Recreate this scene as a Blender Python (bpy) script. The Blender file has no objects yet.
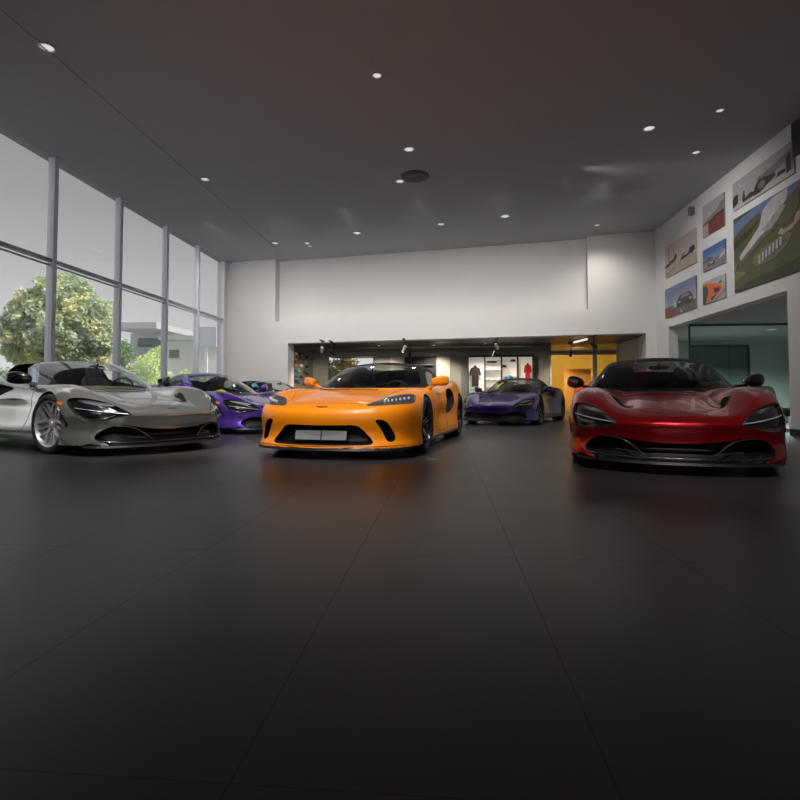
import bpy, bmesh, math, random
import numpy as np
from mathutils import Vector, Matrix

# ------------------------------------------------------------------ camera, world, sun, exposure
PI = math.pi
FPX, PITCH, YAW, EYE = 525.0, math.radians(2.0), math.atan(45/525.0), 0.69
CYP = 396-FPX*math.tan(PITCH)
fwd = np.array([-math.sin(YAW)*math.cos(PITCH), math.cos(YAW)*math.cos(PITCH), math.sin(PITCH)])
rgt = np.array([math.cos(YAW), math.sin(YAW), 0.0]); upv = np.cross(rgt, fwd); C0 = np.array([0, 0, EYE])
cd = bpy.data.cameras.new('camera'); cam = bpy.data.objects.new('camera', cd)
bpy.context.scene.collection.objects.link(cam); bpy.context.scene.camera = cam
cd.sensor_width = 36; cd.lens = FPX/800*36; cd.shift_y = (CYP-400)/800
cam.location = (0, 0, EYE); cam.rotation_euler = (PI/2+PITCH, 0, YAW)
cd.clip_start = .05; cd.clip_end = 300
vs = bpy.context.scene.view_settings
vs.view_transform = 'Standard'; vs.look = 'None'; vs.gamma = 1; vs.use_curve_mapping = False
vs.exposure = 0.0
cy = bpy.context.scene.cycles
cy.max_bounces = 8; cy.diffuse_bounces = 4; cy.glossy_bounces = 4; cy.transparent_max_bounces = 16; cy.transmission_bounces = 6
cy.sample_clamp_indirect = 4; cy.use_denoising = True

w = bpy.data.worlds.new('overcast_sky'); bpy.context.scene.world = w; w.use_nodes = True
nt = w.node_tree; nt.nodes.clear()
wo = nt.nodes.new('ShaderNodeOutputWorld'); bg = nt.nodes.new('ShaderNodeBackground')
tc = nt.nodes.new('ShaderNodeTexCoord'); sx = nt.nodes.new('ShaderNodeSeparateXYZ'); rp = nt.nodes.new('ShaderNodeValToRGB')
nt.links.new(tc.outputs['Generated'], sx.inputs[0]); nt.links.new(sx.outputs['Z'], rp.inputs[0])
nt.links.new(rp.outputs[0], bg.inputs[0]); nt.links.new(bg.outputs[0], wo.inputs[0])
rp.color_ramp.elements[0].position = 0.0; rp.color_ramp.elements[0].color = (.86, .86, .88, 1)
rp.color_ramp.elements[1].position = 1.0; rp.color_ramp.elements[1].color = (1, 1, 1, 1)
e = rp.color_ramp.elements.new(.66); e.color = (1, 1, 1, 1)
e = rp.color_ramp.elements.new(.10); e.color = (.66, .65, .67, 1)
e = rp.color_ramp.elements.new(.30); e.color = (.40, .39, .40, 1)
e = rp.color_ramp.elements.new(.46); e.color = (.30, .29, .30, 1)
bg.inputs[1].default_value = 1.05

def lamp(name, typ, loc, energy, color=(1, 1, 1), **k):
    d = bpy.data.lights.new(name, typ); d.energy = energy; d.color = color
    for a, b in k.items():
        if a not in ('rot',): setattr(d, a, b)
    o = bpy.data.objects.new(name, d); bpy.context.scene.collection.objects.link(o)
    o.location = loc; o.rotation_euler = k.get('rot', (0, 0, 0)); return o
lamp('sun', 'SUN', (0, 0, 30), 6.0, (1, .97, .92), angle=math.radians(12), rot=(math.radians(46), 0, math.radians(82)))

# ------------------------------------------------------------------ helpers
COL = bpy.context.scene.collection
def ray(px, py): return fwd+rgt*(px-400)/FPX-upv*(py-CYP)/FPX
def on_plane(px, py, n, c):
    d = ray(px, py); n = np.asarray(n, float); return C0+d*((c-C0@n)/(d@n))
def at(px, py, Z):            # point seen at a pixel, Z metres ahead of the camera
    f = np.array([-math.sin(YAW), math.cos(YAW), 0]); return on_plane(px, py, f, Z)

def sock(n, *names):
    for a in names:
        if a in n.inputs: return n.inputs[a]
MATS = {}
def mat(name, col, rough=.5, metal=0, coat=0, emit=None, es=1, noise=0, nscale=20, spec=.5, bump_=0):
    if name in MATS: return MATS[name]
    m = bpy.data.materials.new(name); m.use_nodes = True; MATS[name] = m
    b = m.node_tree.nodes['Principled BSDF']; N = m.node_tree.nodes; L = m.node_tree.links
    b.inputs['Base Color'].default_value = (*col, 1); b.inputs['Roughness'].default_value = rough
    b.inputs['Metallic'].default_value = metal
    s = sock(b, 'Specular IOR Level', 'Specular');  s.default_value = spec
    s = sock(b, 'Coat Weight', 'Clearcoat');  s.default_value = coat
    s = sock(b, 'Coat Roughness', 'Clearcoat Roughness'); s.default_value = .03
    if emit:
        sock(b, 'Emission Color', 'Emission').default_value = (*emit, 1); b.inputs['Emission Strength'].default_value = es
    if noise or bump_:
        t = N.new('ShaderNodeTexCoord'); nz = N.new('ShaderNodeTexNoise'); nz.inputs['Scale'].default_value = nscale
        nz.inputs['Detail'].default_value = 4
        L.new(t.outputs['Object'], nz.inputs['Vector'])
        if noise:
            mx = N.new('ShaderNodeMix'); mx.data_type = 'RGBA'
            mx.inputs[6].default_value = (*[c*(1-noise) for c in col], 1); mx.inputs[7].default_value = (*[min(1, c*(1+noise)) for c in col], 1)
            L.new(nz.outputs[0], mx.inputs[0]); L.new(mx.outputs[2], b.inputs['Base Color'])
        if bump_:
            bp = N.new('ShaderNodeBump'); bp.inputs['Strength'].default_value = bump_; bp.inputs['Distance'].default_value = .01
            L.new(nz.outputs[0], bp.inputs['Height']); L.new(bp.outputs[0], b.inputs['Normal'])
    return m
def glass(name, tint=(.95, .97, .97), refl=1.0, rough=0.0):
    if name in MATS: return MATS[name]
    m = bpy.data.materials.new(name); m.use_nodes = True; MATS[name] = m
    N = m.node_tree.nodes; L = m.node_tree.links; N.clear()
    o = N.new('ShaderNodeOutputMaterial'); mx = N.new('ShaderNodeMixShader'); t = N.new('ShaderNodeBsdfTransparent')
    g = N.new('ShaderNodeBsdfGlossy'); g.inputs['Roughness'].default_value = rough
    lw_ = N.new('ShaderNodeLayerWeight'); lw_.inputs[0].default_value = .5
    pw = N.new('ShaderNodeMath'); pw.operation = 'POWER'; pw.inputs[1].default_value = 5
    ma = N.new('ShaderNodeMath'); ma.operation = 'MULTIPLY_ADD'; ma.inputs[1].default_value = .9; ma.inputs[2].default_value = .045
    mu = N.new('ShaderNodeMath'); mu.operation = 'MULTIPLY'; mu.inputs[1].default_value = refl; mu.use_clamp = True
    t.inputs[0].default_value = (*tint, 1)
    L.new(lw_.outputs['Facing'], pw.inputs[0]); L.new(pw.outputs[0], ma.inputs[0]); L.new(ma.outputs[0], mu.inputs[0]); L.new(mu.outputs[0], mx.inputs[0]); L.new(t.outputs[0], mx.inputs[1]); L.new(g.outputs[0], mx.inputs[2])
    L.new(mx.outputs[0], o.inputs[0]); return m

def mesh(name, V, Fs, m, parent=None, smooth=False, mi=None):
    me = bpy.data.meshes.new(name); me.from_pydata([tuple(map(float, v)) for v in V], [], [tuple(map(int, f)) for f in Fs])
    for x in (m if isinstance(m, (list, tuple)) else [m]): me.materials.append(x)
    if mi is not None: me.polygons.foreach_set('material_index', mi)
    if smooth: me.polygons.foreach_set('use_smooth', [True]*len(me.polygons))
    me.update()
    o = bpy.data.objects.new(name, me); COL.objects.link(o)
    if parent: o.parent = parent
    return o
class MB:
    """collects simple shapes into one mesh"""
    def __init__(s): s.V = []; s.F = []; s.I = []
    def add(s, V, F, i=0):
        n = len(s.V); s.V += [tuple(v) for v in V]; s.F += [tuple(a+n for a in f) for f in F]; s.I += [i]*len(F); return s
    def box(s, x0, y0, z0, x1, y1, z1, i=0):
        V = [(x, y, z) for x in (x0, x1) for y in (y0, y1) for z in (z0, z1)]
        return s.add(V, [(0, 1, 3, 2), (4, 6, 7, 5), (0, 4, 5, 1), (2, 3, 7, 6), (0, 2, 6, 4), (1, 5, 7, 3)], i)
    def prism(s, poly, z0, z1, i=0):      # poly in xy, extruded in z
        n = len(poly); V = [(x, y, z0) for x, y in poly]+[(x, y, z1) for x, y in poly]
        return s.add(V, [tuple(range(n-1, -1, -1)), tuple(range(n, 2*n))]+[(k, (k+1) % n, (k+1) % n+n, k+n) for k in range(n)], i)
    def hexa(s, P, i=0):                  # 8 points: bottom 4 then top 4
        return s.add(P, [(3, 2, 1, 0), (4, 5, 6, 7)]+[(k, (k+1) % 4, (k+1) % 4+4, k+4) for k in range(4)], i)
    def tube(s, pts, r, n=8, i=0, caps=True):
        pts = [Vector(p) for p in pts]; rr = r if hasattr(r, '__len__') else [r]*len(pts); rings = []
        for k, p in enumerate(pts):
            d = (pts[min(k+1, len(pts)-1)]-pts[max(k-1, 0)]).normalized()
            a = d.cross(Vector((0, 0, 1)));  a = a.normalized() if a.length > 1e-3 else Vector((1, 0, 0))
            b = d.cross(a)
            rings.append([p+(a*math.cos(t)+b*math.sin(t))*rr[k] for t in [2*PI*q/n for q in range(n)]])
        V = [v for g in rings for v in g]
        F = [(k*n+q, k*n+(q+1) % n, (k+1)*n+(q+1) % n, (k+1)*n+q) for k in range(len(pts)-1) for q in range(n)]
        if caps: F += [tuple(range(n-1, -1, -1)), tuple(range((len(pts)-1)*n, len(pts)*n))]
        return s.add(V, F, i)
    def lathe_y(s, prof, n=40, i=0, c=(0, 0, 0)):    # prof: (r, y), axis = y
        V = [(c[0]+r*math.cos(2*PI*q/n), c[1]+y, c[2]+r*math.sin(2*PI*q/n)) for r, y in prof for q in range(n)]
        F = [(k*n+q, (k+1)*n+q, (k+1)*n+(q+1) % n, k*n+(q+1) % n) for k in range(len(prof)-1) for q in range(n)]
        return s.add(V, F, i)
    def lathe_z(s, prof, n=24, i=0, c=(0, 0, 0)):
        V = [(c[0]+r*math.cos(2*PI*q/n), c[1]+r*math.sin(2*PI*q/n), c[2]+z) for r, z in prof for q in range(n)]
        F = [(k*n+q, k*n+(q+1) % n, (k+1)*n+(q+1) % n, (k+1)*n+q) for k in range(len(prof)-1) for q in range(n)]
        return s.add(V, F, i)
    def rbox(s, c, h, p=4., n=16, i=0, f=None):      # rounded box: superellipsoid, half sizes h
        V = []; sg = lambda v, e: math.copysign(abs(v)**e, v); q = 2./p
        for a in range(n+1):
            th = -PI/2+PI*a/n
            for b in range(2*n):
                ph = PI*b/n
                v = (h[0]*sg(math.cos(th), q)*sg(math.cos(ph), q), h[1]*sg(math.cos(th), q)*sg(math.sin(ph), q), h[2]*sg(math.sin(th), q))
                if f: v = f(*v)
                V.append((c[0]+v[0], c[1]+v[1], c[2]+v[2]))
        m = 2*n; F = [(a*m+b, a*m+(b+1) % m, (a+1)*m+(b+1) % m, (a+1)*m+b) for a in range(n) for b in range(m)]
        return s.add(V, F, i)
    def build(s, name, m, parent=None, smooth=False, angle=None):
        o = mesh(name, s.V, s.F, m, parent, smooth or angle is not None, s.I if isinstance(m, (list, tuple)) else None)
        if angle is not None:
            try: o.data.set_sharp_from_angle(angle=math.radians(angle))
            except Exception: pass
        return o
def tag(o, label=None, cat=None, group=None, kind=None):
    if label: o['label'] = label
    if cat: o['category'] = cat
    if group: o['group'] = group
    if kind: o['kind'] = kind
    return o
def struct(o): o['kind'] = 'structure'; return o
def empty(name, loc=(0, 0, 0), rz=0):
    o = bpy.data.objects.new(name, None); COL.objects.link(o); o.location = loc; o.rotation_euler = (0, 0, rz); o.empty_display_size = .1; return o
# ------------------------------------------------------------------ the room
HC = 5.5; XL = -7.8; XR = 6.1
BL = np.array([XL, 18.2]); BR = np.array([XR, 15.7])            # the back wall runs a little askew
eB = (BR-BL)/np.linalg.norm(BR-BL); nB = np.array([-eB[1], eB[0]]); LB = np.linalg.norm(BR-BL)
def onback(px, py, off=0.):       # (s along wall, z) of a pixel on the back wall plane
    n = np.array([nB[0], nB[1], 0]); p = on_plane(px, py, n, nB@BL+off); return (p[:2]-BL)@eB, p[2]
def bk(s, off, z): p = BL+eB*s+nB*off; return (p[0], p[1], z)
def wall_block(mb, s0, s1, z0, z1, o0, o1, i=0):
    return mb.hexa([bk(s0, o0, z0), bk(s1, o0, z0), bk(s1, o1, z0), bk(s0, o1, z0), bk(s0, o0, z1), bk(s1, o0, z1), bk(s1, o1, z1), bk(s0, o1, z1)], i)

white = mat('white_plaster', (.74, .72, .70), .75, noise=.03, nscale=2)
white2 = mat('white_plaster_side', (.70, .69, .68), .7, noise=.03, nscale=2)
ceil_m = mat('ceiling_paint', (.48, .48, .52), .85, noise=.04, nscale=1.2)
dark_wall = mat('dark_rear_paint', (.05, .05, .055), .8)
alu = mat('window_aluminium', (.80, .81, .88), .45, metal=.2)
alu_d = mat('transom_aluminium', (.50, .50, .54), .45, metal=.3)
black = mat('black_gloss', (.006, .006, .007), .18, coat=.6)
blackm = mat('black_matt', (.012, .012, .013), .65)
pane_m = glass('window_glass', (.96, .97, .97), 1.0)

# floor: large dark tiles with fine joints
fm = bpy.data.materials.new('dark_floor_tiles'); fm.use_nodes = True
N = fm.node_tree.nodes; L = fm.node_tree.links; b = N['Principled BSDF']
t = N.new('ShaderNodeTexCoord'); sp_ = N.new('ShaderNodeSeparateXYZ'); L.new(t.outputs['Object'], sp_.inputs[0])
def mnode(op, a, b_=None):
    n = N.new('ShaderNodeMath'); n.operation = op
    for i, v in enumerate((a, b_)):
        if v is None: continue
        if isinstance(v, (int, float)): n.inputs[i].default_value = v
        else: L.new(v, n.inputs[i])
    return n.outputs[0]
gx_ = mnode('PINGPONG', mnode('ADD', sp_.outputs['X'], 1.07+.685*20), .3425); gy_n = mnode('PINGPONG', mnode('ADD', sp_.outputs['Y'], -2.30+1.37*20), .685)
jt = mnode('LESS_THAN', mnode('MINIMUM', gx_, gy_n), .0022)
jm = N.new('ShaderNodeMix'); jm.data_type = 'RGBA'; jm.inputs[6].default_value = (.038, .034, .038, 1); jm.inputs[7].default_value = (.015, .013, .014, 1); L.new(jt, jm.inputs[0])
nz = N.new('ShaderNodeTexNoise'); nz.inputs['Scale'].default_value = .9; nz.inputs['Detail'].default_value = 5; L.new(t.outputs['Object'], nz.inputs['Vector'])
mr = N.new('ShaderNodeMapRange'); mr.inputs['To Min'].default_value = .30; mr.inputs['To Max'].default_value = .38
L.new(nz.outputs[0], mr.inputs[0]); L.new(mnode('ADD', mr.outputs[0], mnode('MULTIPLY', jt, .15)), b.inputs['Roughness']); L.new(jm.outputs[2], b.inputs['Base Color'])
sock(b, 'Specular IOR Level', 'Specular').default_value = .5
floor = struct(MB().box(-14, -5, -.1, 14, 30, 0).build('floor', fm))
floor.data.transform(Matrix.Translation((0, 0, 0)))

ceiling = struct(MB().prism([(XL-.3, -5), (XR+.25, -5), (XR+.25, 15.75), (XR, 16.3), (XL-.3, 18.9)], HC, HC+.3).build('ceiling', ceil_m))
struct(MB().box(-5.515, -4, HC-.012, -5.49, 17.5, HC-.0005).build('trim_1', mat('ceiling_track', (.5, .5, .5), .5)))

# back wall with the shop opening and the shallow upper recess
sL, _ = onback(288, 345); sR, _ = onback(646, 331); HS = onback(460, 338.3)[1]
n0, zn0 = onback(275, 322); n1, _ = onback(588, 308); zn1 = onback(588, 308)[1]; zn = (zn0+zn1)/2
mb = MB(); T = .45
wall_block(mb, -.3, sL, 0, HS, 0, T); wall_block(mb, -.3, LB+.1, HS, zn, 0, T)
wall_block(mb, -.3, n0, zn, HC, 0, T); wall_block(mb, n1, LB+.1, zn, HC, 0, T); wall_block(mb, n0, n1, zn, HC, .32, T)
struct(mb.build('wall_back', white))
mb = MB(); wall_block(mb, sR, LB+.3, 0, HS, 0, 1.25)
struct(mb.build('wall_pier', white))

# left glass wall
MY = [5.75, 7.79, 9.83, 11.98, 14.12, 16.03, 17.98]; HT = 3.40
struct(MB().box(XL-.3, -5, 0, XL, MY[0], HC).build('wall_left', white2))
struct(MB().prism([(XL-.3, MY[-1]+.05), (XL, MY[-1]+.05), (XL, 18.25), (XL-.3, 18.3)], 0, HC).build('wall_corner', white))
for k in range(len(MY)-1):
    r = struct(empty('window_%d' % (k+1), (XL, (MY[k]+MY[k+1])/2, 0)))
    y0, y1 = MY[k]-r.location.y, MY[k+1]-r.location.y
    MB().box(-.14, y1-.055, 0, 0.0, y1+.055, HC).build('mullion', alu, r)
    MB().box(-.11, y0+.055, HT-.035, -.02, y1-.055, HT+.035).build('transom', alu_d, r)
    MB().box(-.10, y0+.055, HT-.105, -.05, y1-.055, HT-.08).build('transom', alu_d, r)
    MB().box(-.11, y0+.055, 0, -.02, y1-.055, .10).build('window_sill', alu, r)
    MB().box(-.075, y0+.05, HT+.035, -.069, y1-.05, HC).build('pane', pane_m, r)
    MB().box(-.075, y0+.05, .10, -.069, y1-.05, HT-.035).build('pane', pane_m, r)

# right wall with the office opening
Y1 = on_plane(668.5, 330, (1, 0, 0), XR)[1]; Y0, _z = on_plane(787, 290, (1, 0, 0), XR)[1:]; HO = (_z+on_plane(668.5, 327.5, (1, 0, 0), XR)[2])/2
mb = MB().box(XR, -5, 0, XR+.25, Y0, HO).box(XR, -5, HO, XR+.25, 15.75, HC).box(XR, Y1, 0, XR+.25, 15.75, HO)
struct(mb.build('wall_right', white2))
struct(MB().box(XR-.015, 3, 0, XR, Y0+.0, .11).build('baseboard_right', blackm))
struct(MB().box(XL-.3, -5.3, 3.6, XR+.25, -5, HC).box(XL-.3, -5.3, 0, -4.3, -5, 3.6).box(2.6, -5.3, 0, XR+.25, -5, 3.6).build('wall_front', dark_wall))
for k in range(3):
    x0_ = -4.3+2.3*k; r = struct(empty('window_%d' % (k+8), (x0_+1.15, -5.15, 0)))
    MB().box(-1.15, -.06, 0, -1.07, .06, 3.6).build('mullion', alu, r); MB().box(1.07, -.06, 0, 1.15, .06, 3.6).build('mullion', alu, r)
    MB().box(-1.07, -.05, 3.52, 1.07, .05, 3.6).build('transom', alu, r); MB().box(-1.07, -.05, 0, 1.07, .05, .1).build('window_sill', alu, r)
    MB().box(-1.07, -.003, .1, 1.07, .003, 3.52).build('pane', pane_m, r)

# office beyond the right opening
off_w = mat('office_paint', (.50, .53, .50), .7); off_g = glass('office_glass', (.88, .95, .92), 1.0)
gframe = mat('dark_green_frame', (.03, .05, .045), .4)
struct(MB().box(XR+.25, 7.5, HO+.02, 16, 19.3, HO+.15).build('ceiling', mat('office_ceiling', (.42, .42, .42), .8)))
struct(MB().box(XR, 19.1, 0, 16, 19.3, HO+.02).build('wall_office', off_w))
struct(MB().box(13.2, 7.5, 0, 13.4, 19.3, HO+.02).build('wall_office', off_w))
struct(MB().box(XR+.25, 7.3, 0, 13.2, 7.5, HO+.02).build('wall_office', off_w))
struct(MB().box(XR+.02, 15.75, 0, XR+.25, 19.3, HO+.02).build('wall_office', off_w))
gy = at(740, 322, 13.6)[1]; gx = at(691, 330, 13.6)[0]
g = empty('glass_partition', (gx, gy, 0)); tag(g, 'green tinted glass partition with dark top rail in the office opening on the right', 'glass partition')
MB().box(0, -.006, .05, 13.2-gx, .006, HO-.06).build('pane', off_g, g)
MB().box(0, -.02, HO-.06, 13.2-gx, .02, HO).build('top_rail', gframe, g)
MB().box(-.02, -.02, 0, .02, .02, HO-.06).build('post', gframe, g)
MB().box(0, -.02, 0, 13.2-gx, .02, .05).build('bottom_rail', gframe, g)
p0 = on_plane(691, 347, (0, 1, 0), 19.05); p1 = on_plane(748, 384, (0, 1, 0), 19.05)
g = empty('framed_screen', (p0[0], 19.05, 0)); tag(g, 'large dark framed glass board on the office back wall', 'board')
wd = p1[0]-p0[0]; zt, zb_ = p0[2], max(.9, p1[2])
MB().box(0, 0, zb_, wd, .04, zt).build('panel', mat('screen_glass', (.10, .14, .14), .12, coat=.5), g)
MB().box(-.05, -.03, zt, wd+.05, .05, zt+.06).box(-.05, -.03, zb_-.06, wd+.05, .05, zb_).box(-.05, -.03, zb_, 0, .05, zt).box(wd, -.03, zb_, wd+.07, .05, zt).build('frame', gframe, g)
MB().box(wd*.66, -.012, zb_, wd*.69, 0, zt).build('divider', gframe, g)
p = on_plane(783.5, 364, (0, 1, 0), 15.2)
xw = 13.2; pa = on_plane(779, 345, (1, 0, 0), xw-.03); pb = on_plane(790, 382, (1, 0, 0), xw-.03)
g = MB(); ya, yb = sorted((pa[1], pb[1])); z1_, z0_ = pa[2], pb[2]; h_ = z1_-z0_
g.box(xw-.03, ya, z0_+h_*.62, xw-.002, yb, z1_, 0).box(xw-.03, ya, z0_+h_*.32, xw-.002, (ya+yb)/2, z0_+h_*.62, 2).box(xw-.03, (ya+yb)/2, z0_+h_*.32, xw-.002, yb, z0_+h_*.62, 1).box(xw-.03, ya, z0_, xw-.002, yb, z0_+h_*.32, 3)
tag(g.build('wall_picture', [mat('art_green', (.03, .07, .06)), mat('art_ochre', (.45, .30, .05)), mat('art_orange', (.5, .16, .03)), mat('art_slate', (.10, .13, .17))]), 'tall picture with green, ochre and slate bands on the office side wall', 'picture')
q = at(733, 384, 15.6)
g = empty('office_desk', (q[0], q[1], 0)); tag(g, 'white topped desk behind the office glass', 'desk')
MB().box(-.9, -.4, .72, .55, .4, .76).build('desktop', mat('desk_white', (.8, .82, .8), .4), g)
for a in (-.85, .5):
    MB().box(a-.02, -.36, 0, a+.02, .36, .72).build('leg', blackm, g)
MB().box(.0, -.15, .76, .30, .12, .90).build('paper_tray', mat('desk_white', (.8, .8, .8)), g)
q = at(783, 400, 11.2)
g = empty('lounge_chair', (q[0], q[1], 0), .5); tag(g, 'black high-backed lounge chair just inside the office opening', 'chair')
MB().rbox((0, 0, .36), (.36, .36, .10), 5).build('seat', blackm, g, True)
MB().rbox((.0, .30, .62), (.36, .08, .30), 5, f=lambda x, y, z: (x, y+.25*(z+.3), z)).build('backrest', blackm, g, True)
for a in (-.3, .3):
    for c in (-.3, .3): MB().tube([(a, c, 0), (a*.9, c*.9, .28)], .02).build('leg', alu, g)

# ------------------------------------------------------------------ shop behind the back wall
SZ = HS+.10
fA = np.array(bk(sL, T, 0)[:2]); 
def zl(px, Z): return at(px, 390, Z)[:2]
cBL = zl(313, 20.3); cBR = zl(549, 19.3); cFL = np.array(bk(sL, .1, 0)[:2])
dB = (cBR-cBL)/np.linalg.norm(cBR-cBL); nS = np.array([-dB[1], dB[0]])
def ons(px, py): p = on_plane(px, py, (nS[0], nS[1], 0), nS@cBL); return (p[:2]-cBL)@dB, p[2]
def sp(s, o, z): p = cBL+dB*s+nS*o; return (p[0], p[1], z)
def sblk(mb, s0, s1, z0, z1, o0, o1, i=0): return mb.hexa([sp(s0, o0, z0), sp(s1, o0, z0), sp(s1, o1, z0), sp(s0, o1, z0), sp(s0, o0, z1), sp(s1, o0, z1), sp(s1, o1, z1), sp(s0, o1, z1)], i)
shop = mat('shop_wall_taupe', (.30, .29, .25), .7, noise=.04, nscale=3)
# dark slatted ceiling
cm = bpy.data.materials.new('dark_plank_ceiling'); cm.use_nodes = True
N = cm.node_tree.nodes; L = cm.node_tree.links; b = N['Principled BSDF']; t = N.new('ShaderNodeTexCoord'); wv = N.new('ShaderNodeTexWave')
wv.bands_direction = 'X'; wv.inputs['Scale'].default_value = 1.1; wv.inputs['Distortion'].default_value = 0; rmp = N.new('ShaderNodeValToRGB')
rmp.color_ramp.elements[0].position = .08; rmp.color_ramp.elements[0].color = (.012, .010, .009, 1); rmp.color_ramp.elements[1].position = .22; rmp.color_ramp.elements[1].color = (.085, .075, .070, 1)
L.new(t.outputs['Object'], wv.inputs[0]); L.new(wv.outputs[0], rmp.inputs[0]); L.new(rmp.outputs[0], b.inputs['Base Color']); b.inputs['Roughness'].default_value = .38
P_ = [tuple(bk(sL-.3, T-.02, 0)[:2]), tuple(bk(sR+.2, T-.02, 0)[:2]), (6.3, 19.3), (8.2, 19.3), (8.2, 25.5), tuple(np.array(sp(-.6, .6, 0)[:2]))]
P_[5] = (cBL[0]-.4, 25.5)
struct(MB().prism(P_, HS+.02, HS+.3).build('ceiling', cm))
# left shop wall with the paint samples
lw = (cBL-cFL)/np.linalg.norm(cBL-cFL); lwn = np.array([-lw[1], lw[0]]); LW = np.linalg.norm(cBL-cFL)
def lwp(s, o, z): p = cFL+lw*s-lwn*o; return (p[0], p[1], z)
mb = MB().hexa([lwp(.35, -.2, 0), lwp(LW, -.2, 0), lwp(LW, 0, 0), lwp(.35, 0, 0), lwp(.35, -.2, HS), lwp(LW, -.2, HS), lwp(LW, 0, HS), lwp(.35, 0, HS)])
struct(mb.build('wall_shop', mat('sample_wall_bronze', (.22, .19, .16), .6, noise=.1, nscale=4)))
def onlw(px, py): p = on_plane(px, py, (lwn[0], lwn[1], 0), lwn@cFL); return (p[:2]-cFL)@lw, p[2]
chips = [(128, 165, 'white'), (180, 180, 'black'), (232, 200, 'black'), (105, 215, 'orange'), (157, 225, 'black'), (220, 237, 'turquoise'), (125, 268, 'ochre'), (185, 277, 'white'),
         (233, 288, 'black'), (92, 312, 'blue'), (162, 320, 'green'), (212, 330, 'black'), (122, 365, 'blue'), (180, 373, 'black'), (97, 408, 'black'), (157, 415, 'blue'), (210, 430, 'red'), (235, 350, 'black')]
cc = dict(white=(.7, .7, .68), black=(.01, .01, .012), orange=(.75, .14, .02), turquoise=(.02, .35, .55), ochre=(.5, .28, .03), blue=(.02, .08, .30), green=(.2, .65, .06), red=(.55, .02, .02))
rowname = lambda y: 'top row' if y < 200 else 'second row' if y < 245 else 'third row' if y < 295 else 'fourth row' if y < 340 else 'fifth row' if y < 385 else 'bottom row'
for a, b_, c in chips:
    s, z = onlw(280+a/8.889, 335+b_/8.889); s = min(max(s, .5), LW-.2)
    side = 'near' if a < 140 else 'middle' if a < 195 else 'far'
    m_ = MB().rbox((0, 0, 0), (.13, .045, .05), 2.6, 8, f=lambda x, y, z: (x, y, z*(1-.35*(x/.13))+.01)).build('paint_sample', mat('sample_'+c, cc[c], .2, coat=1), None, True)
    m_.location = lwp(s, .045, z); m_.rotation_euler = (0, 0, math.atan2(lw[1], lw[0]))
    tag(m_, '%s curved paint sample on the shop side wall, %s, %s column' % (c, rowname(b_), side), 'paint sample', 'paint samples on the shop wall')

# shop back wall: a window, panels and the shelving bays
w0, _ = ons(328, 360); w1, _ = ons(373, 360); zwt = ons(350, 355)[1]
mb = MB(); send = ons(549, 360)[0]
sblk(mb, -.3, w0, 0, HS, 0, .2); sblk(mb, w0, w1, 0, .5, 0, .2); sblk(mb, w0, w1, zwt, HS, 0, .2); sblk(mb, w1, send, 0, HS, 0, .2)
struct(mb.build('wall_shop', shop))
mb = MB(); sblk(mb, w0, w1, .5, zwt, .08, .09); o = struct(mb.build('window_7', pane_m))
mb = MB(); sblk(mb, 0, send+3.2, ons(440, 356)[1], ons(440, 352)[1], -.12, -.04); struct(mb.build('trim_2', mat('shop_rail_grey', (.34, .32, .29), .5)))
for px0, px1, col, nm, lab in ((390, 404, (.58, .54, .44), 'wall_panel', 'narrow cream panel on the shop back wall left of the dark display board'), (405, 436, (.03, .025, .025), 'display_board', 'dark brown display board on the shop back wall'), (437, 450, (.58, .54, .44), 'wall_panel', 'narrow cream panel on the shop back wall right of the dark display board')):
    a, b_ = ons(px0, 370)[0], ons(px1, 370)[0]
    mb = MB(); sblk(mb, a, b_, .1, ons(400, 357)[1], -.035, -.002)
    if nm == 'display_board':
        r = mb.build(nm, mat('panel_dark', col, .5)); tag(r, lab, 'board')
        for zz in (1.15, 1.5, 1.85):
            m2 = MB(); sblk(m2, a+.1, b_-.1, zz, zz+.03, -.14, -.036); m2.build('shelf', mat('shelf_grey', (.10, .10, .10)), r)
    else:
        tag(mb.build(nm, mat('panel_cream', col, .6)), lab, 'panel')

s0, zt = ons(468, 357.5); s1, _ = ons(532.5, 357.5)
r = tag(empty('display_shelving'), 'backlit white four-bay display shelving on the shop back wall', 'shelving')
m2 = MB(); sblk(m2, s0, s1, .2, zt, -.04, -.002); m2.build('back_panel', mat('lit_panel', (.8, .77, .70), .6, emit=(1, .90, .78), es=.28), r)
bays = [468, 484.5, 501, 517, 532.5]; bs = [ons(p, 357)[0] for p in bays]
for q in bs:
    m2 = MB(); sblk(m2, q-.02, q+.02, .1, zt, -.34, -.04); m2.build('divider', blackm, r)
m2 = MB(); sblk(m2, s0, s1, zt, zt+.05, -.34, -.0); m2.build('top_board', blackm, r)
shm = mat('shelf_white', (.8, .78, .74), .4)
for k, zs in ((0, (.62, .9)), (1, (1.02, 1.3, 1.66, 2.0)), (2, (1.05, 1.42, 1.95)), (3, (.75, 1.0))):
    for zz in zs:
        m2 = MB(); sblk(m2, bs[k]+.025, bs[k+1]-.025, zz-.012, zz, -.32, -.045); m2.build('shelf', shm, r)
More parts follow.
